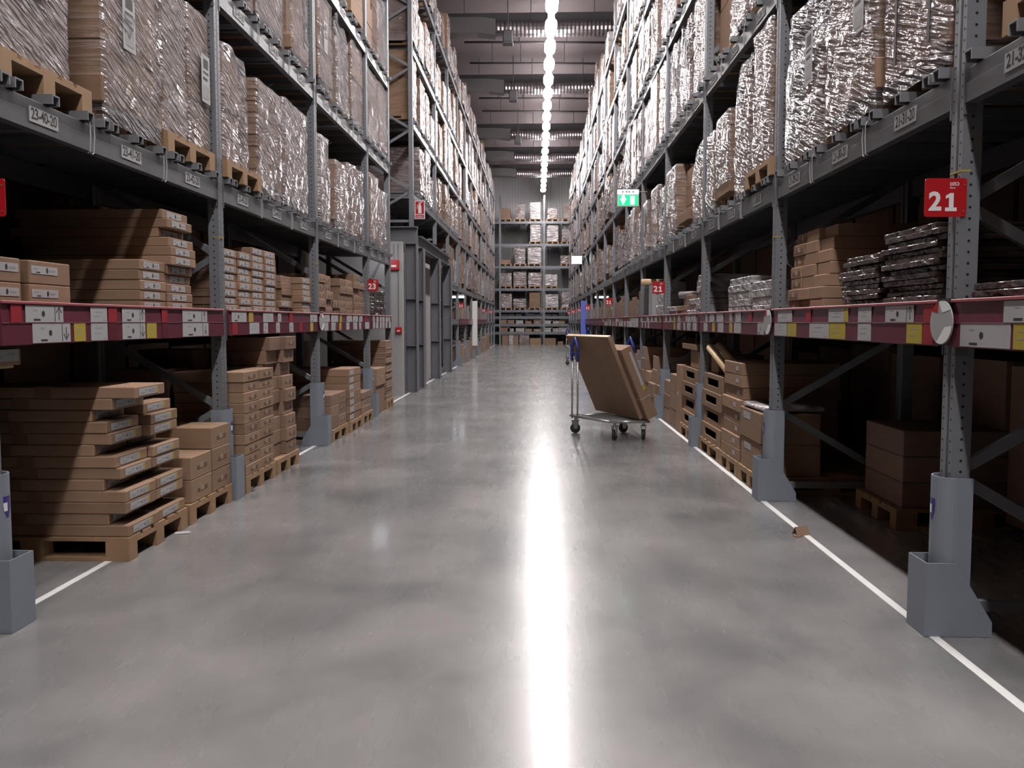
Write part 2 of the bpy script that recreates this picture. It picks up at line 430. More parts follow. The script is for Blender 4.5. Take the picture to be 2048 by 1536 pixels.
BARME = BAR.mesh('support_bar', ['bar'])
STRAP = MB()
for dy in (-.018, .018): STRAP.tube([(.004, dy, -.17), (.016, dy, -.165), (.022, dy*1.15, -.08), (.02, dy, .0), (.008, dy*.8, .022)], .0035, 0, 5)
STRAP.tube([(.016, -.018, -.165), (.017, 0, -.175), (.016, .018, -.165)], .0035, 0, 5)
STRAPME = STRAP.mesh('strap', ['paper'])

def rack(label, side, X, posts, levels, lev_from=None, labels=None, bars_y=30, near_y=13, low=True):
    root = thing('pallet_rack', label, 'rack', (X, posts[0], 0))
    o = Vector((X, posts[0], 0)); nb = 0; extra = MB()
    for y in posts:
        z0 = 3.4 if (lev_from and y < lev_from) else 0
        upright(root, side, 0, y - o.y, y < near_y and z0 == 0, z0)
    s = side
    for a, b in zip(posts, posts[1:]):
        l = b - a - .11; c = (a + b)/2 - o.y
        lv = ([1.50] if not (lev_from and b <= lev_from) and low else []) + [z for i, z in enumerate(levels) if not (lev_from and b <= lev_from and i == 0)]
        for z in lv:
            bo = link('beam', beam_mesh(l), root, (0, c, z - .156), 0 if s > 0 else PI)
            if b < near_y: link('beam', beam_mesh(l), root, (s*1.105, c, z - .156), PI if s > 0 else 0)
            if z == 1.50:
                if b < 26: MB().box(-.546, .546, -l/2, l/2, 0, .02).obj('shelf_deck', ['beam'], root, loc=(s*.60, c, z + .001))
                continue
            li = levels.index(z)
            if labels and b < 26:
                for q in range(3):
                    tx = labels(a, q, li)
                    if tx is None: continue
                    yy = (q - 1)*l/3 + (.02 if s > 0 else -.02)
                    lo = link('location_label', loc_label(tx), bo, (-.001, -yy if s < 0 else yy, .075), PI)
                if li < 2 and b < 13:
                    for q in (-1, 1): link('strap', STRAPME, bo, (-.001, q*l/6 + .05, .155), PI)
            if a > -2 and b < bars_y and (li == 0 or b > 5):
                for q in range(3):
                    for dy in (-.37, -.27, .03, .36):
                        yb = c + (q - 1)*l/3 + dy*.98
                        if nb < 100: link('support_bar', BARME, root, (0, yb, z + .0005), PI if s > 0 else 0); nb += 1
                        else: extra.add([(v.co.x*(-s), v.co.y*(-s) + yb, v.co.z + z + .0005) for v in BARME.vertices], [tuple(p.vertices) for p in BARME.polygons])
    if extra.v: stuff(extra.obj('support_bars', ['bar'], root))
    return root

# ------------------------------------------------------------------ pallets and wrapped loads
def pallet_geo(m, d=1.2, w=.8, mat=0, cx=0., cy=0., z=0.):
    for y in (-w/2 + .05, 0, w/2 - .05):
        m.box(cx - d/2, cx + d/2, cy + y - .05, cy + y + .05, z, z + .022, mat)
        for x in (-d/2 + .0725, 0, d/2 - .0725): m.box(cx + x - .0725, cx + x + .0725, cy + y - .05, cy + y + .05, z + .022, z + .1, mat)
    for x in (-d/2 + .0725, 0, d/2 - .0725): m.box(cx + x - .0725, cx + x + .0725, cy - w/2, cy + w/2, z + .1, z + .122, mat)
    for y in (-w/2 + .0725, -w/4 + .03, 0, w/4 - .03, w/2 - .0725):
        hw = .0725 if abs(y) in (0, w/2 - .0725) else .05
        m.box(cx - d/2, cx + d/2, cy + y - hw, cy + y + hw, z + .122, z + .144, mat)
    return m
PALLET = pallet_geo(MB()).mesh('pallet', ['wood']); PALLET_IN = pallet_geo(MB(), 1.12, .62).mesh('pallet', ['wood'])

def stack_shell(w, d, h, layers, jit, rnd):
    m = MB(); vs = []; fs = []
    zz = [0.]
    for i in range(layers): zz.append(zz[-1] + h/layers)
    rings = []
    for i in range(layers):
        jx, jy = (rnd.uniform(-jit, jit), rnd.uniform(-jit, jit)) if i else (0, 0)
        a, b = zz[i], zz[i+1]; e = min(.006, h/layers*.08)
        for z, k in ((a + (0 if i == 0 else e*.2), .008 if i else 0), (a + e, 0), (b - e, 0), (b - e*.2, .008 if i < layers-1 else .004)):
            rings.append((z, w/2 - k, d/2 - k, jx, jy))
    for z, hw, hd, jx, jy in rings: vs += [(-hd + jx, -hw + jy, z), (hd + jx, -hw + jy, z), (hd + jx, hw + jy, z), (-hd + jx, hw + jy, z)]
    for i in range(len(rings)-1):
        for k in range(4): fs.append((i*4+k, i*4+(k+1) % 4, (i+1)*4+(k+1) % 4, (i+1)*4+k))
    fs += [(3, 2, 1, 0), tuple(len(vs)-4+k for k in range(4))]
    return m.add(vs, fs)

def film_shell(w, d, z0, h, seed, amp=.012, dent=0., open_side=False):
    # a crinkled skin round the load; rows of points follow the perimeter
    per = []
    def edge(x0, y0, x1, y1, n):
        for i in range(n): t = i/n; per.append((x0 + (x1-x0)*t, y0 + (y1-y0)*t))
    hd, hw = d/2 + .009, w/2 + .009; r = .02
    edge(-hd, -hw, hd - r, -hw, 6); edge(hd - r, -hw, hd, -hw + r, 1); edge(hd, -hw + r, hd, hw - r, 12); edge(hd, hw - r, hd - r, hw, 1); edge(hd - r, hw, -hd, hw, 5); edge(-hd, hw, -hd, -hw, 4)
    n = len(per); nz_ = max(8, int(h*16)); vs = []
    for j in range(nz_ + 1):
        z = z0 + h*j/nz_
        for x, y in per:
            q = Vector((x*3 + seed*7.3, y*5 + seed*3.1 + z*2, z*7))
            o = abs(noise.noise(q))*amp*1.6
            kx = 1 + o/ (d/2); ky = 1 + o/(w/2)
            sag = dent*max(0, (z - z0)/h - .55)*(.5 + noise.noise(Vector((seed*2.2, y*4, z*3))))
            vs.append((x*kx - (sag if x > 0 else 0), y*ky, z))
    fs = []
    for j in range(nz_):
        for k in range(n): fs.append((j*n+k, j*n+(k+1) % n, (j+1)*n+(k+1) % n, (j+1)*n+k))
    c = len(vs); vs.append((0, 0, z0 + h + .012 - dent*.3))
    for k in range(n): fs.append((nz_*n+k, nz_*n+(k+1) % n, c))
    return MB().add(vs, fs)

def side_faces(m, mat, ny=.75):
    for i, f in enumerate(m.f):
        a, b, c = (Vector(m.v[k]) for k in f[:3]); n = (b - a).cross(c - a)
        if n.length and abs(n.normalized().y) > ny: m.m[i] = mat
    return m
def doc_label():
    m = MB(); m.box(0, .002, -.075, .075, 0, .36, 0)
    m.box(.002, .003, -.05, .05, .03, .13, 1); m.box(.002, .003, -.05, .03, .17, .19, 2); m.box(.002, .003, -.05, .05, .22, .235, 2); m.box(.002, .003, -.04, .045, .26, .33, 2)
    return m.mesh('document_label', ['paper', 'grey_ink', 'ink'])
DOC = doc_label()
def print_marks():
    m = MB(); m.box(0, .0015, -.04, .04, 0, .05, 0); m.box(0, .0015, -.03, .05, .07, .09, 0); m.box(0, .0015, .07, .1, 0, .08, 0)
    return m.mesh('printed_mark', ['ink'])
PMARK = print_marks()

NL = [0]
def near_load(side, X, y0, y1, z, top, label, wrap='film', layers=4, jit=.006, set_back=0., pal=True, doc=False, dent=0., card='card', base=0., group=None, depth=1.12, film_from=0., pal_y=None, show_pal=False):
    """A pallet with its stacked cartons and film; z = top of the support bars."""
    NL[0] += 1; seed = NL[0]; rnd = random.Random(seed*13)
    w = y1 - y0; yc = (y0 + y1)/2; s = side
    t = thing('pallet_load', label, 'pallet load', (X + s*(set_back + .57), yc, z), 0 if s < 0 else PI, group)
    if pal: link('pallet', PALLET if show_pal else PALLET_IN, t, (0 if show_pal else -.06, 0 if pal_y is None else -s*(pal_y - yc), .0005))
    hb = (.146 if show_pal else .125) if pal else .002; h = top - z - hb
    stack_shell(w - .02, depth - dent*1.5, h, layers, jit, rnd).obj('carton_stack', [card], t, loc=(0, 0, hb))
    if base:
        MB().box(-depth/2 - .012, depth/2 + .02, -w/2 - .02, w/2 + .02, hb, hb + base, c=.006).obj('base_carton', [card], t)
    if wrap:
        side_faces(film_shell(w - .02, depth + (.03 if base else 0), (hb if show_pal or film_from or not pal else .012) + film_from, (h if show_pal or film_from or not pal else h + hb - .012) - film_from,seed, .014, dent), 1 if wrap == 'film' or seed % 2 else 0).obj('stretch_film', [wrap, 'filmc'], t, True)
    if doc: link('document_label', DOC, t, (depth/2 + .03, rnd.uniform(-.1, .2)*w, hb + h*.35), 0)
    return t

# far loads: one mesh each, chosen from a few shapes
FAR = []
def build_far():
    r = random.Random(5)
    kinds = [('wrapA', 'brown wrapped'), ('wrapB', 'pale wrapped'), ('wrapA', 'greyish wrapped'), ('wrapC', 'plain kraft'), ('wrapB', 'shiny wrapped'), ('wrapA', 'film-wrapped')]
    for i in range(18):
        mt, adj = kinds[i % 6]
        w = r.choice((.6, .68, .76, .82)); h = (.95, 1.2, .8, 1.1, 1.25, .6)[(i*5) % 6] + r.uniform(-.05, .05)
        m = MB(); pallet_geo(m, 1.1, .66 if i % 5 else .8, mat=1, cx=-.05)
        if mt != 'wrapC':
            f = film_shell(w - .05, 1.12, .06 if i % 5 else .147, h + (.087 if i % 5 else 0), i + 50, .02, r.choice((0, 0, .06, .15))); m.add(f.v, [], 0); f2 = side_faces(f, 3 if i % 5 != 2 else 0); m.v = m.v[:len(m.v) - len(f.v)]; o_ = len(m.v); m.v += f2.v; m.f += [tuple(q + o_ for q in g) for g in f2.f]; m.m += f2.m
            if i % 3 == 0: m.box(-.5, .585, -w/2 + .01, w/2 - .01, .147, .147 + h*.12, 0)
        else:
            f = stack_shell(w, 1.15, h, 4, .008, r); m.add(f.v, f.f, 0)
        if i % 4 == 1: m.box(.585, .592, -.05, .1, .5, .72, 2)
        FAR.append((m.mesh('pallet_load', [mt, 'wood', 'paper', 'card']), adj, h + .147, w))
SPECS = []   # (Y, side, X, z, kind, label)
def queue_far(side, X, posts, levels, rackname, start_y, gap=1.56, lev_from=None, top_h=None, seed=1, skip=()):
    r = random.Random(seed)
    nb = 0
    for a, b in zip(posts, posts[1:]):
        nb += 1
        for li, z in enumerate(levels):
            if lev_from and b <= lev_from and li == 0: continue
            n = 4 if b - a > 3.2 else 3
            for q in range(n):
                y = a + (b - a)*(q + .5)/n
                if y < start_y.get(li, 0): continue
                if (nb, li, q) in skip or r.random() < .03: continue
                SPECS.append((y, side, X, z + .0515, r.randrange(18), rackname, li, nb, q, r.uniform(-.03, .05), r.uniform(-.02, .02)))
def place_far(limit):
    SPECS.sort(key=lambda s: s[0]); m = MB(); mats = ['wrapA', 'wood', 'paper', 'card', 'wrapB', 'wrapC']
    lv = ('first', 'second', 'third', 'fourth', 'top')
    for i, (y, side, X, z, k, rn, li, nb, q, sb, dy) in enumerate(SPECS):
        me, adj, h, w = FAR[k]
        if li == 4 and k % 6 == 5: me, adj, h, w = FAR[(k + 2) % 18]
        loc = (X + side*(sb + .6), y + dy, z)
        if i < limit:
            t = link('pallet_load', me, None, loc, 0 if side < 0 else PI)
            pos = ('near', 'middle', 'far', 'farthest')[q]
            tag(t, f'{adj} pallet load on {lv[li]} beam level of {rn}, {ORD[nb]} bay, {pos} slot', 'pallet load', f'pallet loads on the {rn}')
        else:
            mi = [mats.index(mm.name and {'wrapped_brown': 'wrapA', 'wrapped_pale': 'wrapB', 'wrapped_kraft': 'wrapC'}[mm.name]) if j == 0 else j for j, mm in enumerate(me.materials)]
            o = len(m.v); sgn = 1 if side < 0 else -1
            m.v += [(v.co.x*sgn + loc[0], v.co.y*sgn + loc[1], v.co.z + loc[2]) for v in me.vertices]
            for p in me.polygons: m.f.append(tuple(v + o for v in p.vertices)); m.m.append(mi[p.material_index])
    if m.v:
        o = stuff(m.obj('distant_pallet_loads', mats)); o['label'] = 'wrapped pallet loads at the far end of both racks'; o['category'] = 'pallet loads'

# ------------------------------------------------------------------ cartons
LABELS = {}
def label_mesh(kind):
    if kind in LABELS: return LABELS[kind]
    m = MB()
    if kind == 'oval':
        m.box(0, .0015, -.13, .09, -.02, .022, 0); m.disc((.0022, .0, .001), .009, 'x', 1, 12, .015)
        m.box(.0015, .0021, .02, .07, -.004, .006, 2); m.box(.0015, .0021, -.11, -.08, .004, .01, 2); m.box(.0015, .0021, -.09, -.06, -.015, -.009, 1)
        mats = ['paper', 'ink', 'grey_ink']
    elif kind == 'yellow':
        m.box(0, .0015, -.14, .10, -.022, .022, 0); m.box(.0015, .0022, .075, .098, -.019, .019, 1)
        m.disc((.0022, -.005, .0), .007, 'x', 3, 10, .009); m.box(.0015, .0021, .015, .06, -.014, .013, 2); m.box(.0015, .0021, -.12, -.07, -.012, -.002, 2); m.box(.0015, .0021, -.06, -.03, .0, .01, 2)
        mats = ['paper', 'yellow', 'grey_ink', 'brown_ink']
    elif kind == 'print':
        m.prism([(-.075, -.022), (.095, -.022), (.095, .01), (.05, .01), (.05, -.0205), (-.035, -.0205), (-.035, .004), (-.075, .004)], 0, 0, .001, 0); m.box(0, .0012, -.008, .006, -.012, .022, 1)
        mats = ['brown_ink', 'paper']
    elif kind == 'small':
        m.box(0, .0015, .02, .11, -.02, .02, 0); m.box(.0015, .002, .055, .07, -.02, .02, 1)
        mats = ['paper', 'grey_ink']
    elif kind == 'sheet':
        m.box(0, .0015, -.11, .11, -.03, .03, 0); m.box(.0015, .002, -.08, -.02, -.015, .0, 1); m.box(.0015, .002, .02, .08, 0, .012, 1)
        mats = ['paper', 'grey_ink']
    LABELS[kind] = m.mesh('label', mats); return LABELS[kind]
_cm = {}
def carton_mesh(w, d, h, mat):
    k = (round(w, 3), round(d, 3), round(h, 3), mat)
    if k not in _cm:
        m = MB(); m.box(-d/2, d/2, -w/2, w/2, 0, h, 0, c=min(.005, h*.12))
        _cm[k] = m.mesh('carton', [mat])
    return _cm[k]
NC = [0]
def carton(side, xf, yc, z, w, d, h, label, mat='card', lab=None, name='carton', cat='box', group=None, yaw=0., ly=0., lz=None, tape=False, c=None):
    """front face at xf (towards the aisle), w along Y."""
    NC[0] += 1; s = side
    o = link(name, carton_mesh(w, d, h, mat), None, (xf + s*d/2, yc, z), (0 if s < 0 else PI) + yaw)
    tag(o, label, cat, group)
    if tape:
        MB().box(-.05, .05, -w/2 - .0008, w/2 + .0008, .002, h + .0008, 0).obj('tape', ['tape'], o)
    if lab: link('print' if lab == 'print' else 'label', label_mesh(lab), o, (d/2 + .0004, ly, lz if lz is not None else h*.5))
    return o
def column(side, xf, y0, y1, z, h, n, where, d=.9, mat='card', lab=None, offs=None, look='flat', jit=.008, group=None, gapz=.0006, name='carton', cat='box', skip=(), tape=False, seed=0, ly=0.):
    r = random.Random(hash((round(y0, 2), n, side)) & 0xffff) if not seed else random.Random(seed)
    for i in range(n):
        if i in skip: continue
        o = offs[i] if offs else 0
        wd = 'bottom one' if i == 0 else ('topmost one' if i == n-1 else ORD[i+1] + ' up')
        carton(side, xf + side*o + r.uniform(-jit, jit)*.6, (y0 + y1)/2 + r.uniform(-jit, jit)*.5, z + i*(h + gapz), (y1 - y0) - .008, d, h, f'{look}, {wd}, {where}', mat, lab, name, cat, group or where, r.uniform(-jit, jit)*.4, ly, None, tape)

# ------------------------------------------------------------------ shelf-edge strip
def price_rail(side, X, y0, y1, label, cards, group=None):
    s = side; l = y1 - y0; yc = (y0 + y1)/2; h = RAIL1 - RAIL0
    t = thing('price_rail', label, 'shelf strip', (X - s*.004, yc, RAIL0), 0 if s < 0 else PI, group)   # local +X = towards the aisle
    m = MB(); m.prism([(0, 0), (.022, 0), (.022, h*.49), (.026, h*.5), (.022, h*.51), (.016, h - .014), (0, h - .014)], 1, -l/2, l/2); m.obj('strip', ['rail'], t)
    MB().box(0, .03, -l/2, l/2, h - .014, h, c=.003).obj('lip', ['lip'], t)
    for ya, yb, row, kind in cards:
        if s < 0: u0, u1 = ya - yc, yb - yc
        else: u0, u1 = -(yb - yc), -(ya - yc)
        u0, u1 = max(u0, -l/2 + .005), min(u1, l/2 - .005)
        if u1 - u0 < .01: continue
        z0, z1 = (h*.515, h - .018) if row else (.006, h*.49)
        c = MB(); w = u1 - u0; z0b = z0 + (.05 if kind == 'redtop' else 0)
        base = {'white': 'paper', 'arrow': 'paper', 'dot': 'paper', 'yellow': 'yellow', 'red': 'redsq', 'maroon': 'maroon', 'yend': 'paper'}[kind]
        c.box(.0225, .0245, u0, u1, z0, z1, 0)
        zc = (z0 + z1)/2
        if kind == 'dot' or kind == 'arrow':
            c.disc((.0249, u0 + w*.45, zc), w*.035 + .003, 'x', 1, 12, .016)
            c.box(.0245, .025, u0 + w*.2, u0 + w*.37, z0 + .008, z0 + .018, 1); c.box(.0245, .025, u0 + w*.2, u0 + w*.3, z1 - .03, z1 - .022, 2)
        if kind == 'arrow':
            ua = u0 + w*.88; up = 1 if row else -1
            c.box(.0245, .025, u0 + w*.76, u0 + w*.775, z0 + .004, z1 - .004, 1)
            c.box(.0245, .025, ua - .003, ua + .003, zc - .03, zc + .03, 1)
            tip = zc + up*.034
            for k in (-1, 1):
                c.add([(.0249, ua, tip), (.0249, ua + k*.02, tip - up*.03), (.0249, ua + k*.026, tip - up*.026), (.0249, ua, tip + up*.008)], [(0, 1, 2, 3) if k*up > 0 else (3, 2, 1, 0)], 1)
        if kind in ('white', 'yellow', 'yend'):
            c.box(.0245, .0249, u0 + w*.3, u0 + w*.68, z1 - .032, z1 - .026, 2); c.box(.0245, .0249, u0 + w*.2, u0 + w*.6, zc - .012, zc - .006, 2); c.box(.0245, .0249, u0 + w*.78, u0 + w*.92, z0 + .008, z0 + .014, 2)
        if kind == 'yend': c.box(.0245, .0252, u0 + w*.8, u1 - .002, z0 + .003, z1 - .003, 3)
        c.obj('price_card' if kind not in ('red', 'maroon') else 'red_card', [base, 'ink', 'grey_ink', 'yellow'], t)
def random_cards(y0, y1, n, seed):
    r = random.Random(seed); out = []
    step = (y1 - y0)/n
    for i in range(n):
        for row in (0, 1):
            k = r.random(); a = y0 + i*step + r.uniform(.0, .06)
            kind = 'white' if k < .38 else 'dot' if k < .58 else 'arrow' if k < .7 else 'yellow' if k < .8 else 'red' if k < .92 else None
            if kind: out.append((a, a + r.uniform(.1, step*.9) if kind not in ('red', 'yellow') else a + .11, row, kind))
    return out

def guard(side, X, y, label, sticker=True):
    """steel post protector: half-round sleeve in a bolted foot bracket. local +X = towards the aisle"""
    s = side; t = thing('post_guard', label, 'post guard', (X, y, 0), 0 if s < 0 else PI, 'post guards on the rack feet')
    m = MB(); n = 14; ri, ro = .068, .076; cx = -.02
    arc = [(cx + ro*math.cos(a), ro*math.sin(a)) for a in [(-PI*.5 + PI*i/n) for i in range(n+1)]]
    arc = [(cx - .07, -ro)] + arc + [(cx - .07, ro)]
    inn = [(cx + ri*math.cos(a), ri*math.sin(a)) for a in [(-PI*.5 + PI*i/n) for i in range(n+1)]]
    inn = [(cx - .07, -ri)] + inn + [(cx - .07, ri)]
    N_ = len(arc); z0, z1 = .05, .735
    vs = [(x, yy, z0) for x, yy in arc] + [(x, yy, z0) for x, yy in inn] + [(x, yy, z1) for x, yy in arc] + [(x, yy, z1) for x, yy in inn]
    fs = []
    for i in range(N_-1):
        fs += [(i, i+1, 2*N_+i+1, 2*N_+i), (N_+i+1, N_+i, 3*N_+i, 3*N_+i+1), (2*N_+i, 2*N_+i+1, 3*N_+i+1, 3*N_+i)]
    fs += [(0, 2*N_, 3*N_, N_), (N_-1, 2*N_-1, 4*N_-1, 3*N_-1)]
    m.add(vs, fs); m.obj('sleeve', ['guard'], t)
    b = MB(); fx = .115; th = .006
    b.box(fx - th, fx, -.088, .088, .002, .345)
    for k in (-1, 1):
        b.prism([(fx - th, .002), (-.19, .002), (-.19, .07), (-.02, .345), (fx - th, .345)], 1, k*.088 - (th if k > 0 else 0), k*.088 + (0 if k > 0 else th))
    b.box(-.19, fx - th, -.082, .082, .002, .01)
    b.obj('foot_bracket', ['guard'], t)
    for yy in (-.05, .05): MB().tube([(-.1, yy, .01), (-.1, yy, .025)], .012, 0, 6).obj('bolt', ['galv'], t)
    if sticker:
        st = MB(); zc = .58
        def pt(a, z): return (cx + (ro + .001)*math.cos(a), (ro + .001)*math.sin(a), z)
        rows = [(.05, .30), (.02, .32), (-.02, .26), (-.05, .1)]
        vs, fs = [], []
        for dz, wa in rows:
            for k in range(5): vs.append(pt((-1 + k*.5)*wa, zc + dz))
        for j in range(3):
            for k in range(4): fs.append(((j+1)*5+k, (j+1)*5+k+1, j*5+k+1, j*5+k))
        st.add(vs, fs, 0); st.m[4:6] = [1, 1]
        st.obj('sticker', ['purple', 'white'], t)
    return t

def aisle_sign(number, x0, x1, y, z0, z1, label, far=False):
    t = thing('aisle_sign', label, 'sign', ((x0 + x1)/2, y, (z0 + z1)/2), 0, 'red aisle number signs')
    w, h = x1 - x0, z1 - z0; m = MB(); r = .012; poly = []
    for cx, cz, a0 in ((w/2 - r, h/2 - r, 0), (-w/2 + r, h/2 - r, PI/2), (-w/2 + r, -h/2 + r, PI), (w/2 - r, -h/2 + r, 1.5*PI)):
        for k in range(5): poly.append((cx + r*math.cos(a0 + k*PI/8), cz + r*math.sin(a0 + k*PI/8)))
    m.prism(poly, 1, 0, .004); m.obj('plate', ['sign'], t)
    v, f = text_geo(number[0], h*.66, 1, .035); c = MB().add(v, f, 0, tmat((-w*.25, -.0006, -h*.12), '-y'))
    if number[1] == '1':
        q = [(-.15, -.235), (.15, -.235), (.15, -.14), (.065, -.14), (.065, .235), (-.03, .235), (-.14, .165), (-.14, .09), (-.055, .12), (-.055, -.14), (-.15, -.14)]
        c.prism([(w*.13 + x*h, -h*.12 + z*h) for x, z in q], 1, -.0008, -.0003)
    else:
        v, f = text_geo(number[1], h*.66, 1, .035); c.add(v, f, 0, tmat((w*.13, -.0006, -h*.12), '-y'))
    c.obj('number', ['white'], t)
    if not far:
        c = MB()
        v, f = text_geo('แถว', h*.15, 1, .02); c.add(v, f, 0, tmat((w*.2, -.0006, h*.355), '-y'))
        v, f = text_geo('Row', h*.075, 1, .01); c.add(v, f, 0, tmat((w*.16, -.0006, h*.25), '-y'))
        c.obj('lettering', ['white'], t)
        for dz in (.32, -.36): MB().tube([(w*.43, -.004, h*dz), (w*.43, .0, h*dz)], .004, 0, 8).obj('rivet', ['tape'], t)
    return t


# ================================================================== the scene
room(); lamps()

# ---- racks
def lab_left(a, q, li):
    k = int(round((a - 3.6)/2.78)); n = 40 + 3*k + q
    return f'23-{n:02d}-{(li + 2)*10}' if li < 3 and n > 36 else None
def lab_right(a, q, li):
    k = int(round((a - 3.7)/2.75)); n = 31 - 3*k - q
    return f'21-{n:02d}-{(li + 2)*10}' if li < 3 and 0 < n else None
rack('grey steel pallet rack on the left, nearest the camera, ending at the side passage', -1, XL, POST_L, LEV_L, None, lab_left, 13.8)
rack('grey steel pallet rack on the left beyond the steel columns, running to the end wall', -1, XL, POST_F, LEV_L, 25.0, None, 26)
rack('long grey steel pallet rack along the right side of the aisle', 1, XR, POST_R, LEV_R, None, lab_right, 21)

# ---- post guards
for i, y in enumerate(POST_L[1:5]):
    guard(-1, XL + .0, y, ('grey post guard at the near left edge of the aisle floor', 'grey post guard left of the tall stack of small cartons', 'grey post guard left of the low floor stack, with wide gusset', 'grey post guard beside dark corrugated stack at the left rack end')[i])
for i, y in enumerate(POST_R[1:9]):
    guard(1, XR, y, ('large grey post guard on the near right post with purple sticker', 'grey post guard between the empty bay and the stacked cartons on the right', 'grey post guard between the two stacks of cartons with cut-out fronts', 'grey post guard on the right just behind the loaded trolley')[i] if i < 4 else f'grey post guard on the {ORD[i+1]} right rack post from the camera')
for i, y in enumerate(POST_F[3:7]):
    guard(-1, XL, y, f'grey post guard on the {ORD[i+1]} post of the far left rack past the columns')

# ---- red shelf-edge strips
L0 = [(3.72, 3.80, 1, 'red'), (3.83, 4.14, 1, 'arrow'), (3.88, 4.20, 0, 'arrow'), (4.235, 4.345, 0, 'yellow'), (4.40, 4.57, 1, 'white'), (4.40, 4.57, 0, 'white'), (4.585, 4.68, 1, 'red'),
      (4.585, 4.68, 0, 'maroon'), (4.74, 5.02, 1, 'arrow'), (4.74, 5.02, 0, 'arrow'), (5.04, 5.17, 0, 'yellow'), (5.25, 5.33, 1, 'red'), (5.25, 5.33, 0, 'maroon'), (5.56, 5.98, 1, 'arrow'), (5.56, 6.0, 0, 'arrow')]
R0 = [(3.80, 3.90, 1, 'red'), (3.80, 3.90, 0, 'red'), (4.0, 4.32, 1, 'arrow'), (3.91, 4.07, 0, 'yellow'), (4.50, 4.68, 1, 'white'), (4.50, 4.68, 0, 'white'), (4.83, 5.15, 1, 'yend'), (4.87, 5.13, 0, 'yellow'),
      (5.14, 5.5, 0, 'white'), (5.48, 5.58, 1, 'red'), (5.88, 6.22, 1, 'white'), (6.0, 6.3, 0, 'white'), (5.78, 5.98, 0, 'yellow')]
Rm = [(2.9, 3.24, 1, 'dot'), (3.19, 3.56, 0, 'dot'), (3.05, 3.17, 0, 'yellow'), (2.9, 3.03, 0, 'yellow')]
def rails(side, X, posts, name, first, skip=0):
    for i, (a, b) in enumerate(zip(posts, posts[1:])):
        if i < skip: continue
        n = i - skip + 1
        if side < 0 and name == 'left' and abs(a - 3.6) < .01: cs = L0
        elif side > 0 and abs(a - 3.7) < .01: cs = R0
        elif side > 0 and a < 3: cs = Rm
        else: cs = random_cards(a + .1, b - .1, 7 if a < 10 else 6, int(a*10) + (7 if side < 0 else 0)) if a < 22 else []
        price_rail(side, X, a + .055, b - .055, f'dark red shelf strip of price cards, {ORD[n]} bay of the {name} rack', cs, 'red shelf strips')
rails(-1, XL, POST_L, 'left', 0, 1)
rails(1, XR, POST_R[:14], 'right', 0, 0)
rails(-1, XL, POST_F[3:9], 'far left', 0)
for side, X, y, lb in ((1, XR, 3.70, 'large oval-looking round tag on the near right post between red strips'), (1, XR, 6.45, 'smaller round tag on the second right post, beside brown cartons'), (-1, XL, 9.16, 'round tag on the left rack post between red strips')):
    t = thing('round_tag', lb, 'tag', (X - side*.044, y, 1.445), 0 if side < 0 else PI, 'round tags on the posts')
    MB().box(-.042, -.006, -.052, .052, -.105, .11).obj('holder', ['black'], t)
    m = MB(); n = 28; r = .1
    rim = [(r*math.cos(2*PI*k/n), r*math.sin(2*PI*k/n)) for k in range(n)]
    m.prism(rim, 0, -.006, 0, 0)
    m.obj('plate', ['greyp'], t)
    c = MB()
    def sect(a0, a1, cy, cz, mat):
        vs = [(.0008, cy, cz)] + [(.0008, r*.985*math.cos(a0 + (a1-a0)*k/8), r*.985*math.sin(a0 + (a1-a0)*k/8)) for k in range(9)]
        c.add(vs, [(0, k+1, k+2) for k in range(8)], mat)
    sg = 1 if side < 0 else -1
    sect(PI*.20, PI*.58, .01, .045, 0); sect(PI*.58, PI*.82, -.03, .045, 1); sect(-PI*.62, -PI*.05, .035, -.02, 0)
    c.obj('print', ['white', 'sign'], t)

# ---- aisle signs and other signs
aisle_sign('21', 1.737, 1.922, 3.642, 1.919, 2.09, 'large red square sign numbered 21 on the near right post')
aisle_sign('23', -2.593, -2.408, 3.545, 1.926, 2.096, 'red aisle sign cut off by the left edge of the view')
aisle_sign('21', 1.715, 1.90, 11.86, 1.863, 2.04, 'red 21 sign beside the cardboard tube on the right shelf')
aisle_sign('23', -2.56, -2.395, 11.91, 1.909, 2.082, 'red 23 sign at the left rack post before the passage')
for i, y in enumerate((19.94, 28.19, 33.69, 39.19, 44.69)):
    aisle_sign('21', 1.715, 1.9, y, 1.86, 2.04, f'small distant red 21 sign on the right rack, {ORD[i+1]} beyond the trolley', True)
for i, y in enumerate((25.64, 31.14, 36.64, 42.14)):
    aisle_sign('23', -2.55, -2.365, y, 1.88, 2.06, f'small distant red 23 sign on the far left rack, {ORD[i+1]} from the columns', True)

t = thing('exit_sign', 'lit green exit sign with arrow and door, hung from the right rack', 'sign', (1.563, 13.8, 3.424))
MB().box(-.185, .185, 0, .05, 0, .21, c=.006).obj('casing', ['white'], t)
m = MB(); m.box(-.168, .168, -.002, 0, .018, .192); m.obj('green_panel', ['exit_g'], t)
m = MB(); m.prism([(-.105, .19), (-.065, .19), (-.05, .135), (-.028, .135), (-.085, .03), (-.142, .135), (-.12, .135)], 1, -.004, -.002)
m.prism([(.035, .035), (.11, .035), (.11, .175), (.035, .175)], 1, -.004, -.002); m.obj('pictogram', ['exit_w'], t)
m = MB(); m.box(-.185, .185, 0, .05, .212, .29, c=.005); m.obj('top_plate', ['exit_t'], t)
m = MB()
for x in (-.11, -.045, .0, .07): m.box(x, x + .03, -.001, 0, .238, .262)
m.obj('lettering', ['grey_ink'], t)
MB().tube([(.18, .025, .25), (.33, .025, .25)], .01, 0, 6).obj('bracket', ['galv'], t)
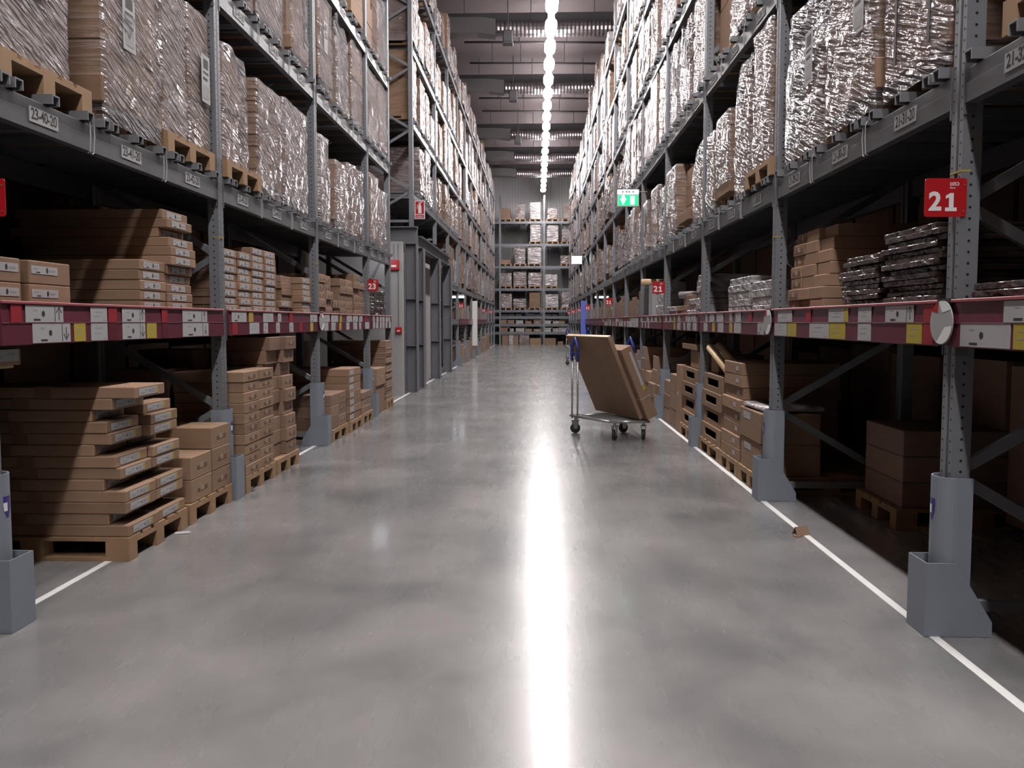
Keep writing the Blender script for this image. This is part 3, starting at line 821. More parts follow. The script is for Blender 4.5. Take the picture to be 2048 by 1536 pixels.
t = thing('exit_sign', 'small blank white glowing sign on the right rack, far down the aisle', 'sign', (1.59, 32, 3.754))
MB().box(-.21, .21, 0, .05, 0, .32, c=.006).obj('casing', ['white'], t); MB().box(-.2, .2, -.003, 0, .01, .31).obj('face', ['exit_w'], t)
MB().tube([(.2, .025, .3), (.3, .025, .3)], .012, 0, 6).obj('bracket', ['galv'], t)
t = thing('extinguisher_sign', 'red and white fire extinguisher sign above the steel columns', 'sign', (-2.392, 16.2, 3.535))
MB().box(-.106, .106, 0, .004, 0, .373).obj('plate', ['white'], t)
m = MB(); m.box(-.088, .088, -.0012, 0, .1, .355, 0); m.box(-.088, .088, -.0012, 0, .015, .085, 0)
m.prism([(-.03, .115), (.035, .115), (.035, .25), (.02, .28), (.02, .31), (-.01, .31), (-.01, .28), (-.03, .25)], 1, -.0026, -.0012, 1)
m.prism([(-.01, .30), (-.05, .28), (-.06, .2), (-.052, .2), (-.04, .27), (-.01, .29)], 1, -.0026, -.0012, 1)
m.prism([(.0, .31), (.05, .335), (.05, .345), (-.03, .325)], 1, -.0026, -.0012, 1)
for z in (.03, .055): m.box(-.07, .07, -.0022, -.0012, z, z + .008, 1)
m.obj('pictogram', ['sign', 'white'], t)
MB().box(-.02, .02, .004, .19, .3, .33).obj('bracket', ['galv'], t)

# ---- steel columns at the side passage
def hcol(x, y, h, label):
    t = thing('steel_column', label, 'column', (x, y, 0), 0, 'steel columns beside the passage')
    MB().box(-.105, .105, -.006, .006, .012, h).obj('web', ['column'], t)
    for s in (-1, 1): MB().box(s*.115 - .01, s*.115 + .01, -.12, .12, .012, h).obj('flange', ['column'], t)
    for z in (.95, 1.9):
        m = MB(); m.box(-.104, .104, -.118, -.007, z, z + .012); m.box(-.104, .104, .007, .118, z, z + .012); m.obj('stiffener', ['column'], t)
    MB().box(-.16, .16, -.16, .16, 0, .012).obj('base_plate', ['column'], t)
for y, lb in ((16.15, 'grey steel I-section column nearest the side passage on the left'), (17.15, 'grey steel column close behind the nearest passage column'), (19.95, 'grey steel column third along, beside pale panel'), (22.6, 'grey steel column farthest of the four, before far left rack')):
    hcol(-2.56, y, 3.02, lb)
t = thing('steel_header', 'deep grey steel beam running left above the nearest passage column', 'beam', (-2.43, 16.15, 3.02))
m = MB(); m.box(-4.2, 0, -.01, .01, .02, .33); m.obj('web', ['column'], t)
for z in (0, .33): MB().box(-4.2, 0, -.11, .11, z, z + .02).obj('flange', ['column'], t)
t = thing('steel_header', 'grey steel beam along the aisle on top of the passage columns', 'beam', (-2.56, 17.02, 3.02))
MB().box(-.008, .008, 0, 5.9, .02, .24).obj('web', ['column'], t)
for z in (0, .24): MB().box(-.09, .09, 0, 5.9, z, z + .02).obj('flange', ['column'], t)
for x, z, s, lb in ((-2.77, 2.54, .1, 'red fire alarm box high on the pale passage wall'), (-2.69, 1.28, .06, 'small red call point low on the pale passage wall')):
    t = thing('alarm_box', lb, 'fire alarm', (x, 15.35, z - s)); MB().box(-s, s, -.06, 0, 0, 2*s, c=.008).obj('casing', ['sign'], t)
    MB().box(-s*.5, s*.5, -.064, -.06, s*.6, s*1.0).obj('face_mark', ['white'], t)
    m = MB(); m.tube([(0, -.02, 2*s), (0, -.02, 2.95 - z + s)], .008, 0, 6); m.obj('conduit', ['galv'], t)

# ---- loads on the second beam level, left
Z2, Z3, Z4 = 2.6265, 4.1865, 5.6215
def LL(*a, **k): near_load(-1, XL, *a, group='pallet loads on the left rack', **k)
def RR(*a, **k): near_load(1, XR, *a, group='pallet loads on the right rack', **k)
LL(3.66, 4.42, Z2, 3.80, 'shiny banded pallet load above tag 23-40-20, on bright wooden pallet', wrap='filmw', layers=2, set_back=.05, doc=True, pal_y=4.17, show_pal=True)
LL(4.70, 5.42, Z2, 3.86, 'tall film-wrapped carton load on wider base carton above tag 23-41-20', layers=3, set_back=.03, base=.16, doc=True)
near_load(-1, XL, 5.46, 5.86, Z2, 3.86, 'narrow tightly wrapped load between base-carton load and post', 'filmw', 5, set_back=.03, pal_y=5.87, show_pal=True, group='pallet loads on the left rack')
near_load(-1, XL, 5.89, 6.27, Z2 + .146, 3.80, 'wrapped carton tower with long white label beside the second left post', 'film', 3, .004, set_back=.03, pal=False, doc=True, group='pallet loads on the left rack')
LL(6.46, 7.02, Z2, 3.72, 'slumped film-wrapped load just past the second left post', layers=4, jit=.02, dent=.1, pal_y=6.84, show_pal=True)
LL(7.30, 8.00, Z2, 3.68, 'brown layered carton stack with streaky film, second bay, left rack', layers=9, set_back=.02)
LL(8.06, 8.90, Z2, 3.72, 'smooth milky wrapped load between streaky stack and third post', wrap='filmw', layers=2, set_back=.02)
LL(9.34, 9.78, Z2, 3.66, 'slim bright wrapped load just past the third left post', wrap='filmw', layers=4, dent=.06, pal_y=9.6)
LL(10.05, 10.75, Z2, 3.50, 'wrapped carton load, side face brown, third bay of left rack', layers=2)
LL(10.85, 11.7, Z2, 3.62, 'bulging wrapped load before the fourth left post', layers=3, jit=.02, dent=.1)
LL(12.15, 12.8, Z2, 3.72, 'wrapped load above cool strip light, nearer of two', layers=4)
LL(12.95, 13.6, Z2, 3.62, 'wrapped load above cool strip light, at rack end', wrap='filmw', layers=3, dent=.1)
def row(fn, posts, z, lev, side, y_from, y_to, hr, seed):
    r = random.Random(seed)
    for bi, (a, b) in enumerate(zip(posts, posts[1:])):
        if a < y_from or a >= y_to: continue
        n = 3 if b - a > 2.2 else 2
        for q in range(n):
            c = a + (b - a)*(q + .5)/n; w = r.choice((.7, .76, .82, .6)); w = min(w, (b - a)/n - .08)
            h = r.uniform(*hr); wr = r.choice(('film', 'film', 'filmw', 'film'))
            if r.random() < .1: wr = None
            adj = {'film': 'streaky wrapped', 'filmw': 'milky wrapped', None: 'plain brown'}[wr]
            fn(c - w/2 + .0, c + w/2, z, z + h, f'{adj} pallet load on {lev} beam level, {side} rack, {ORD[bi + (1 if side == "right" else 0)]} bay, {("near", "middle", "far")[q]} slot', wrap=wr, layers=r.choice((2, 3, 4, 6)), jit=r.choice((.004, .01, .016)), set_back=r.uniform(0, .04), dent=r.choice((0, 0, .05, .12)), base=r.choice((0, 0, 0, .14)), doc=r.random() < .4, card=r.choice(('card', 'card', 'card2')))
row(LL, POST_L, Z3, 'second', 'left', 6, 13, (1.0, 1.3), 3)
row(LL, POST_L, Z4, 'third', 'left', 9, 13, (1.0, 1.35), 4)
row(LL, POST_L, 7.1215, 'fourth', 'left', 11, 13, (1.0, 1.4), 6)
# right, second beam level
RR(2.62, 3.44, Z2, 3.75, 'wrapped load on raised pallet, cut off by the right picture edge beside near post', set_back=.06, layers=2, show_pal=True)
RR(3.80, 4.50, Z2, 3.86, 'wrapped load with two dark straps above tag 21-31-20', layers=2, jit=.01, doc=False)
RR(4.58, 5.34, Z2, 3.86, 'diagonally streaked wrapped load with white base band above tag 21-30-20', layers=3, base=.17, doc=True)
RR(5.42, 6.24, Z2, 3.74, 'greyish slumped wrapped load beside the second right post', wrap='filmw', layers=3, jit=.02, dent=.16, doc=True)
RR(6.60, 7.16, Z2, 3.92, 'tall diagonally wrapped load just past the second right post', layers=2, show_pal=True)
RR(7.24, 7.78, Z2, 3.84, 'leaning wrapped load behind the tall one, right rack', layers=4, dent=.08)
RR(8.02, 8.60, Z2, 3.56, 'brown carton tower with film flap, before the third right post', layers=5, film_from=.1)
RR(8.66, 9.06, Z2, 3.50, 'narrow wrapped load touching the third right post', layers=3, pal_y=8.76)
row(RR, POST_R, Z2, 'first', 'right', 9, 15, (.85, 1.1), 21)
row(RR, POST_R, Z3, 'second', 'right', 6, 15, (1.0, 1.3), 8)
row(RR, POST_R, Z4, 'third', 'right', 9, 14, (1.0, 1.35), 9)
for y in (3.98, 4.34):       # dark straps round the near load
    t = tag(MB().box(XR - .012, XR - .006, y - .012, y + .012, 2.80, 3.84).obj('strap', ['black']), f'dark vertical strap on the load above tag 21-31-20, {"farther from" if y > 4.1 else "nearer"} the post', 'strap')
# farther loads
queue_far(-1, XL, POST_F, LEV_L, 'far left rack', {1: 15.5, 2: 15.5, 3: 15.5, 4: 18}, lev_from=25.0, seed=31)
queue_far(1, XR, POST_R, LEV_R, 'right rack', {0: 14.6, 1: 14.6, 2: 13.9, 3: 13.5, 4: 17.5}, seed=32)
build_far(); place_far(195)

# ---- loads added above and behind to block stray lamp light; unseen or dim
def mass(name, x0, x1, ys, zs, seed, label, drop=0.):
    r = random.Random(seed); m = MB()
    for a, b in zip(ys, ys[1:]):
        for z in zs:
            for q in range(3):
                if r.random() < drop: continue
                w = (b - a)/3; c = a + w*(q + .5); h = r.uniform(1.0, 1.3)
                m.box(x0, x1, c - w/2 + .03, c + w/2 - .03, z + .06, z + .06 + h, 0)
    o = stuff(m.obj(name, ['card2'])); o['label'] = label; o['category'] = 'pallet loads'
yy = [-12 + 2.76*i for i in range(6)]
mass('overhead_blocker_loads', XL - 1.12, XL - .02, [-13, -10.2, -7.4, -4.6, -1.9, .84, 3.6, 6.36], LEV_L[1:], 1, 'light-blocking loads added on the left rack above the view')
mass('overhead_blocker_loads', XR + .02, XR + 1.12, [-13, -10.2, -7.4, -4.6, -1.9, .94, 3.7, 6.45], LEV_R[1:], 2, 'light-blocking loads added on the right rack above the view')
mass('added_rear_loads', XL - 2.5, XL - 1.35, [-13 + 2.66*i for i in range(11)], [.0, 1.5] + LEV_L, 3, 'dim light-blocking loads added behind the left rack')
mass('added_rear_loads', XL - 2.5, XL - 1.35, POST_F, LEV_L, 4, 'dim light-blocking loads added behind the far left rack')
mass('added_rear_loads', XR + 1.35, XR + 2.5, [-13, -10.2, -7.4, -4.6, -1.9] + POST_R, [.0, 1.5] + LEV_R, 5, 'dim light-blocking loads added behind the right rack')

# ---- goods on the floor, left
def floor_pallet(side, xf, y0, y1, label):
    return tag(link('wooden_pallet', pallet_geo(MB(), 1.2, y1 - y0).mesh('wooden_pallet', ['wood']), None, (xf + side*.6, (y0 + y1)/2, 0.001), 0 if side < 0 else PI), label, 'pallet', 'pallets on the floor')
FZ = .1465
floor_pallet(-1, -2.46, 4.62, 5.42, 'wooden pallet under the criss-cross stack of flat cartons, left')
base = 2.47
nearx = [-2.47, -2.585, -2.48, -2.48, -2.61, -2.51, -2.53, -2.66, -2.56, -2.58, -2.67, -2.55, -2.41]
farx = [-2.47, -2.62, -2.48, -2.48, -2.64, -2.50, -2.50, -2.66, -2.51, -2.51, -2.56]
column(-1, 0, 4.63, 5.02, FZ, .0695, 13, 'near pile, staggered floor stack, left', 1.12, 'card', 'yellow', [-x for x in nearx], 'flat yellow-tagged carton', group='staggered floor stack of flat cartons', tape=True, seed=2)
column(-1, 0, 5.025, 5.415, FZ, .0695, 11, 'far pile, staggered floor stack, left', 1.12, 'card3', 'yellow', [-x for x in farx], 'flat yellow-tagged carton', group='staggered floor stack of flat cartons', seed=3)
floor_pallet(-1, -2.46, 5.47, 6.25, 'wooden pallet under five plain cartons before the left post guard')
column(-1, -2.47, 5.52, 5.88, FZ, .165, 2, 'two-high pile before the post guard', .55, 'card3', 'print', None, 'plain printed carton', .004, group='plain cartons before the guard', seed=4)
column(-1, -2.47, 5.885, 6.24, FZ, .165, 3, 'three-high pile before the post guard', .55, 'card3', 'print', None, 'plain printed carton', .004, group='plain cartons before the guard', seed=5)
floor_pallet(-1, -2.44, 6.50, 7.26, 'wooden pallet under ten-high small carton stack past the guard')
for j in (0, 1):
    column(-1, -2.45, 6.51 + .372*j, 6.88 + .372*j, FZ, .0875, 10, ('near' if j == 0 else 'far') + ' pile past the guard', .6, 'card3', 'print', None, 'small printed carton', .012, group='small carton stack past the guard', seed=6 + j)
floor_pallet(-1, -2.44, 7.30, 7.98, 'wooden pallet under the tall irregular carton stack')
offs = [0, 0, .01, .03, 0, .02, .06, .02, -.02]
for j in (0, 1):
    column(-1, -2.46, 7.31 + .33*j, 7.635 + .33*j, FZ, .128, 9, ('near' if j == 0 else 'far') + ' pile, tall irregular stack', .5, 'card2', 'print' if j else None, [o + (.05 if j == 0 else 0) for o in offs], 'brown carton', .014, group='tall irregular stack, left floor', skip=(6,) if j else (), seed=8 + j) if j == 0 else \
    column(-1, -2.46, 7.64, 7.96, FZ, .128, 9, 'far pile, tall irregular stack', .5, 'card2', 'print', offs, 'brown carton', .014, group='tall irregular stack, left floor', seed=9)
for i, (a, x, h) in enumerate(((6.55, -3.1, .9), (7.0, -3.08, 1.05))):
    carton(-1, x, a + .18, FZ, .4, .5, h, f'large brown carton in shadow behind the small cartons, {"near" if i == 0 else "far"} one', 'card2')
floor_pallet(-1, -2.44, 9.32, 10.08, 'wooden pallet under low six-carton stack past the third left post')
for j in (0, 1):
    column(-1, -2.46, 9.33 + .37*j, 9.70 + .37*j, FZ, .14, 3, ('near' if j == 0 else 'far') + ' pile past the wide-gusset guard', 1.0, 'card2', 'print' if j else None, None, 'big carton', .008, group='low stack past the third post', seed=11 + j)
floor_pallet(-1, -2.42, 10.16, 10.86, 'wooden pallet under the pile with white corner labels')
column(-1, -2.44, 10.18, 10.84, FZ, .097, 7, 'pile with white corner labels, left', 1.1, 'card', 'sheet', None, 'long carton', .005, group='pile with white labels', seed=14, ly=-.2)
floor_pallet(-1, -2.44, 10.96, 11.64, 'wooden pallet under three low cartons before fourth left guard')
column(-1, -2.46, 10.98, 11.6, FZ, .1, 3, 'low pile before the fourth left guard', .7, 'card2', 'print', None, 'brown carton', .006, group='low pile before the fourth guard', seed=15)
carton(-1, -2.50, 12.5, .001, .7, .8, .44, 'large lower carton under white-marked carton by the fourth guard', 'card2')
carton(-1, -2.48, 12.5, .443, .68, .7, .27, 'carton with white mark on top of larger carton, fourth guard', 'card', 'small')
floor_pallet(-1, -2.48, 12.98, 13.56, 'wooden pallet under the dark layered stack at the rack end')
column(-1, -2.5, 13.0, 13.54, FZ, .036, 26, 'dark layered stack, left rack end', .9, 'card2', None, None, 'thin dark board', .014, group='dark layered stack at the rack end', name='flat_board', cat='board', seed=16, gapz=.002)
# near edge under the left shelf
floor_pallet(-1, -3.0, 3.74, 4.14, 'shadowed pallet under the stack beneath the near left shelf')
for k in range(6):
    carton(-1, -3.02, 3.94, FZ + k*.178, .36, .85, .1765, f'brown carton in shadow under near left shelf, {ORD[k+1]} from floor', 'card2', group='shadowed stack under near left shelf')
carton(-1, -2.66, 3.8, FZ + 1.069, .26, 1.0, .014, 'pale thin board on the shadowed stack under near left shelf', 'tube', None, 'flat_board', 'board')
carton(-1, -2.64, 3.83, FZ + 1.084, .26, .8, .085, 'yellowish carton with pale label on thin board under near left shelf', 'card3', 'sheet', lz=.05)

# ---- goods on the left shelf
SZ = SHELF + .0175
for j, (a, b) in enumerate(((3.68, 3.9), (3.965, 4.32))):
    for k in range(2):
        carton(-1, -2.585, (a + b)/2, SZ + k*.121, b - a, .75, .12, f'oval-labelled carton at near end of left shelf, {"upper" if k else "lower"}, {"second pile" if j else "first pile"}', 'card', 'oval', group='cartons at the near end of the left shelf', ly=-.03 if j else .0, lz=.072)
for k in range(6):
    carton(-1, -3.3 + .012*(k % 2) - .01*k*0, 6.1 - .0*k, 1.88 + k*.0745 if k else 1.88, .36, .42, .073, f'shadowed carton with pale label deep in the left shelf, {ORD[k+1]} up', 'card2', 'oval', group='shadowed cartons deep in the left shelf')
carton(-1, -3.25, 6.1, SZ, .42, .48, .352, 'plain carton carrying the shadowed labelled cartons deep in shelf', 'card2')
column(-1, -2.585, 5.09, 5.455, SZ, .066, 5, 'near pile of main left shelf stack', 1.05, 'card3', 'oval', None, 'oval-labelled carton', .008, group='main stack on the left shelf', seed=21)
o2 = [.0, .0, .005, .01, .0, -.03, -.03, -.02, .06, -.01, .02]
column(-1, -2.585, 5.465, 5.87, SZ, .064, 11, 'far pile of main left shelf stack', 1.05, 'card', 'oval', o2, 'oval-labelled carton', .01, group='main stack on the left shelf', seed=22)
for j, (a, b, n) in enumerate(((6.46, 6.77, 8), (6.79, 7.11, 8), (7.13, 7.44, 9), (7.46, 7.78, 9))):
    column(-1, -2.585, a, b, SZ, .066, n, f'{ORD[j+1]} pile past second left post, shelf', .9, 'card', 'oval', None, 'oval-labelled carton', .014, group='four labelled piles on the left shelf', seed=23 + j)
for j, (a, b, n, lb) in enumerate(((7.9, 8.25, 2, 'oval'), (8.27, 8.62, 6, None), (8.64, 8.98, 6, 'oval'))):
    column(-1, -2.585 - (.0 if j != 1 else .1), a, b, SZ, .068, n, f'{ORD[j+1]} pile before third left post, shelf', .8, 'card2' if j == 1 else 'card', lb, None, 'carton', .022, group='piles before the third left post', seed=31 + j)
for j, (a, b, n) in enumerate(((9.28, 9.6, 5), (9.62, 9.94, 5), (9.98, 10.32, 2), (10.36, 10.7, 5), (10.72, 11.06, 5), (11.1, 11.5, 6), (11.52, 11.84, 5))):
    column(-1, -2.585, a, b, SZ, .098, n, f'{ORD[j+1]} unlabelled pile past third left post', .8, 'card2' if j % 2 else 'card', 'print', None, 'brown carton', .03, group='unlabelled piles on the left shelf', seed=41 + j)
for j in range(3):
    column(-1, -2.6, 12.15 + .46*j, 12.58 + .46*j, SZ, .052, 8, f'{ORD[j+1]} stack at the left shelf end', .7, 'darkfilm', None, None, 'shiny dark pack', .02, group='shiny dark packs at the left shelf end', name='film_pack', cat='pack', seed=51 + j, gapz=.001)

# ---- goods on the right shelf
for j in range(3):
    column(1, 1.925, 5.42 + .25*j, 5.665 + .25*j, SZ, .083, 7, f'{ORD[j+1]} pile of near right shelf stack', .9, 'card', 'print' if j == 2 else None, [.0, .0, .02, .05, .04, .07, .09] if j == 0 else [.01, .0, .03, .02, .05, .04, .06], 'small tan carton', .012, group='tan carton stack on the near right shelf', seed=61 + j)
for j, (a, b, n) in enumerate(((4.52, 5.05, 11), (3.86, 4.46, 14))):
    column(1, 1.925, a, b, SZ, .027, n, 'far stack by tan cartons' if j == 0 else 'near stack by post', .95, 'darkfilm', None, None, 'film-wrapped dark flat pack', .05, group='dark flat packs on the near right shelf', name='flat_pack', cat='flat pack', seed=71 + j, gapz=.002)
column(1, 1.925, 2.95, 3.58, SZ, .03, 3, 'stack at right edge past near post', .95, 'darkfilm', None, None, 'shiny flat pack', .03, group='flat packs right of the near post', name='flat_pack', cat='flat pack', seed=73, gapz=.002)
for j, (a, b, n) in enumerate(((6.58, 7.2, 4), (7.26, 8.05, 5))):
    column(1, 1.93, a, b, SZ, .068, n, f'{"near" if j == 0 else "far"} pile past second right post', .8, 'greyfilm', None, None, 'pale wrapped pack', .02, group='pale wrapped packs on the right shelf', name='film_pack', cat='pack', seed=75 + j, gapz=.001)
for j, (a, b, n) in enumerate(((9.32, 9.66, 7), (9.7, 10.25, 3), (10.32, 11.0, 2), (11.05, 11.7, 2))):
    column(1, 1.93, a, b, SZ, .068, n, f'{ORD[j+1]} pile past third right post', .7, 'wrapB' if j != 2 else 'card', None, None, 'pinkish wrapped pack', .035, group='wrapped packs past the third right post', name='film_pack', cat='pack', seed=81 + j, gapz=.001)
t = tag(MB().tube([(1.9, 10.62, 1.80), (2.5, 10.15, 1.82)], .045, 0, 12).obj('roll', ['wrapB'], None, True), 'pale wrapped roll lying across low packs on the right shelf', 'roll')
carton(1, 1.96, 10.4, SZ + .138, .5, .5, .13, 'carton holding up the pale roll on the right shelf', 'card2')
t = thing('cardboard_tube', 'pale round cardboard tube lying across tall flat boxes, right shelf by 21 sign', 'tube', (1.80, 13.75, 2.125))
MB().tube([(0, 0, 0), (.75, .0, 0)], .055, 0, 18).obj('tube_wall', ['tube'], t, True)
carton(1, 1.93, 14.12, SZ, .5, .5, .54, 'dark grey box standing upright at far side under the tube', 'black', None, 'flat_box')
carton(1, 1.935, 13.6, SZ, .46, .5, .54, 'pale grey box standing upright at near side under the tube', 'greyp', None, 'flat_box')
for k in range(3): carton(1, 1.94 + .02*k, 12.6, SZ + .18*k, .8, .3, .178, f'grey film-wrapped bundle under near end of tube, {("lowest", "middle", "top")[k]}', 'greyfilm', None, 'bundle', 'bundle')
r = random.Random(77)
for bi in range(5, 14):
    a, b = POST_R[bi], POST_R[bi+1]
    for q in range(4):
        w = (b - a - .2)/4; h = r.uniform(.3, .55)
        carton(1, 1.94 + r.uniform(0, .05), a + .1 + w*(q + .5), SZ, w - .04, .7, h, f'brown wrapped goods on right shelf, {ORD[bi+1]} bay, {ORD[q+1]} pile', r.choice(('wrapC', 'wrapA', 'card2')), None, 'wrapped_bundle', 'bundle', 'brown bundles along the right shelf')
for bi in range(3, 9):
    a, b = POST_F[bi], POST_F[bi+1]
    for q in range(3):
        w = (b - a - .2)/3; h = r.uniform(.3, .6)
        carton(-1, -2.6 - r.uniform(0, .05), a + .1 + w*(q + .5), SZ, w - .06, .7, h, f'brown wrapped goods on far left shelf, {ORD[bi-2]} bay past columns, {("near", "middle", "far")[q]}', r.choice(('wrapC', 'wrapA', 'card2')), None, 'wrapped_bundle', 'bundle', 'brown bundles on the far left shelf')
        h = r.uniform(.4, .9)
        carton(-1, -2.52 - r.uniform(0, .05), a + .12 + w*(q + .5), .001, w - .1, .7, h, f'brown carton pile on floor, far left rack, {ORD[bi-2]} bay past columns, {("near", "middle", "far")[q]}', r.choice(('card', 'wrapC', 'card2')), None, 'carton', 'box', 'cartons under the far left shelf')

# ---- goods on the floor, right
floor_pallet(1, 1.86, 6.60, 7.30, 'wooden pallet under two large cartons past the second right guard')
carton(1, 1.88, 6.96, FZ, .64, .5, .27, 'large lower carton with white package above, right floor', 'card', 'sheet', ly=-.1, lz=.2)
carton(1, 1.87, 6.96, FZ + .272, .66, .5, .26, 'large upper carton under the white package, right floor', 'card', 'sheet', ly=-.1, lz=.2)
m = MB(); m.box(-.26, .26, -.3, .3, 0, .05, c=.02); tag(m.obj('soft_package', ['wrapB'], None, True, (2.15, 6.96, FZ + .534), .06), 'flat white plastic package on top of two large right cartons', 'package')
floor_pallet(1, 1.86, 7.34, 8.06, 'wooden pallet under the eight-high pile with small white labels')
column(1, 1.88, 7.36, 8.04, FZ, .114, 8, 'pile with small white labels, right floor', .9, 'card', 'small', [.0, .0, .01, .02, .0, .03, .01, .02], 'carton', .014, group='labelled pile on the right floor', seed=91, ly=.1)
def cutout(side, xf, yc, z, w, d, h, label, group):
    s = side; m = MB(); t_ = .012
    # front panel with a hand-hole window, sides, back, floor and roof
    a, b, c, e = w*.3, .055, h - .045, w/2
    fr = [(-e, 0), (e, 0), (e, h), (-e, h)]; ho = [(-a, b), (a, b), (a, c), (-a, c)]
    vs = [(d/2, y, zz) for y, zz in fr] + [(d/2, y, zz) for y, zz in ho] + [(d/2 - t_, y, zz) for y, zz in ho]
    fs = [(0, 1, 5, 4), (1, 2, 6, 5), (2, 3, 7, 6), (3, 0, 4, 7)] + [(4 + k, 4 + (k+1) % 4, 8 + (k+1) % 4, 8 + k) for k in range(4)]
    m.add(vs, fs)
    bk = [(-d/2, y, zz) for y, zz in fr]
    o = len(m.v); m.v += bk
    m.f += [(3, 2, o+2, o+3), (1, 0, o, o+1), (2, 1, o+1, o+2), (0, 3, o+3, o), (o, o+3, o+2, o+1)]; m.m += [0]*5
    tag(m.obj('cut_out_carton', ['card3'], None, False, (xf + s*d/2, yc, z), (0 if s < 0 else PI) + RND.uniform(-.01, .01)), label, 'box', group)
floor_pallet(1, 1.86, 8.10, 9.06, 'wooden pallet under cut-out cartons before the third right guard')
for k in range(4):
    cutout(1, 1.88 + .02*(k % 2), 8.58, FZ + .183*k, .9, .7, .18, f'carton with dark cut-out front, {("lowest", "second up", "third up", "topmost")[k]}, before third right guard', 'cut-out cartons before the third guard')
for k, (y0, z0, y1, z1) in enumerate(((8.98, 1.10, 8.12, .93), (8.86, 1.16, 8.0, 1.13))):
    pass
t = thing('cardboard_roll', 'tilted pale cardboard roll leaning on the labelled pile, lower of two', 'roll', (0, 0, 0), 0, 'tilted cardboard rolls')
MB().tube([(1.93, 8.86, 1.16), (1.96, 8.1, .935)], .045, 0, 14).obj('roll_body', ['tube'], t, True)
t = thing('cardboard_roll', 'tilted pale cardboard roll leaning on the labelled pile, upper of two', 'roll', (0, 0, 0), 0, 'tilted cardboard rolls')
MB().tube([(2.03, 8.86, 1.18), (2.06, 8.1, .955)], .045, 0, 14).obj('roll_body', ['tube'], t, True)
carton(1, 1.98, 8.86, FZ + .735, .34, .5, .2, 'small carton propping the two tilted rolls on cut-out cartons', 'card2')
floor_pallet(1, 1.86, 9.38, 10.3, 'wooden pallet under cut-out cartons past the third right guard')
for k in range(4):
    cutout(1, 1.88 + .02*(k % 2), 9.84, FZ + .183*k, .86, .7, .18, f'carton with dark cut-out front, {("lowest", "second up", "third up", "topmost")[k]}, past third right guard', 'cut-out cartons past the third guard')
carton(1, 1.93, 9.72, FZ + .734, .5, .5, .22, 'brown carton on cut-out cartons past the third right guard', 'card')
carton(1, 1.90, 9.95, FZ + .956, .9, .3, .07, 'long thin carton lying on top past the third right guard', 'card3')
for k in range(1): carton(1, 1.87, 10.5, .001, .24, .6, .88, 'tall narrow printed carton standing on end, right floor', 'card', 'small', lz=.5, ly=-.06)
for j, (a, b, n, h) in enumerate(((10.68, 11.2, 3, .24), (11.22, 11.7, 3, .2))):
    column(1, 1.88, a, b, .001, h, n, f'{"near" if j == 0 else "far"} pile before the fourth right guard', .7, 'card2', None, None, 'brown carton', .012, group='cartons before the fourth guard', seed=95 + j)
for j, (a, b, n, h) in enumerate(((12.1, 12.7, 2, .22), (12.74, 13.3, 4, .22), (13.34, 13.9, 3, .2), (13.94, 14.4, 5, .2))):
    column(1, 1.88, a, b, .001, h, n, f'{ORD[j+1]} jumbled pile behind the trolley', .7, 'card2' if j % 2 else 'card', None, [.02*((i*3 + j) % 4) for i in range(n)], 'brown carton', .05, group='jumbled cartons behind the trolley', seed=98 + j)
for bi in range(5, 14):
    a, b = POST_R[bi], POST_R[bi+1]
    for q in range(3):
        w = (b - a - .3)/3; h = r.uniform(.5, 1.0)
        carton(1, 1.9 + r.uniform(0, .06), a + .15 + w*(q + .5), .001, w - .06, .7, h, f'brown goods on floor under right rack, {ORD[bi+1]} bay, {("near", "middle", "far")[q]} pile', r.choice(('card', 'wrapC', 'card2')), None, 'carton', 'box', 'goods under the far right rack')
# empty near bay: shadowed cartons deep inside
floor_pallet(1, 2.5, 5.5, 6.2, 'shadowed pallet deep in the dark near right bay')
for k in range(3): carton(1, 2.55, 5.85, FZ + .182*k, .62, .9, .18, f'shadowed brown carton deep in dark right bay, {("lowest", "middle", "top")[k]}', 'card2', group='shadowed cartons in the near right bay')

# ---- scraps on the floor
tag(MB().box(-.05, .05, -.03, .03, 0, .002).obj('paper_tag', ['paper'], None, False, (-2.43, 5.54 - .27, .0025), .3), 'small white paper tag on floor beside the left white line', 'paper')
m = MB(); m.add([(-.05, -.03, 0), (.05, -.03, 0), (.05, .0, .055), (-.05, .0, .055), (-.05, .03, .0), (.05, .03, .0)], [(0, 1, 2, 3), (3, 2, 5, 4)])
m.box(-.07, -.03, -.05, 0, 0, .003); tag(m.obj('cardboard_scrap', ['card'], None, False, (1.80, 5.36, .003), .3), 'folded scrap of cardboard on the right white floor line', 'scrap')
m = MB()
for k in range(5): m.add([(0, 0, 0), (.06*math.cos(k), .06*math.sin(k), .03 + .01*(k % 2)), (.06*math.cos(k + .8), .06*math.sin(k + .8), .004)], [(0, 1, 2)])
tag(m.obj('film_scrap', ['white'], None, False, (-2.46, 6.60, .003)), 'crumpled white scrap on floor below the left post guard', 'scrap')

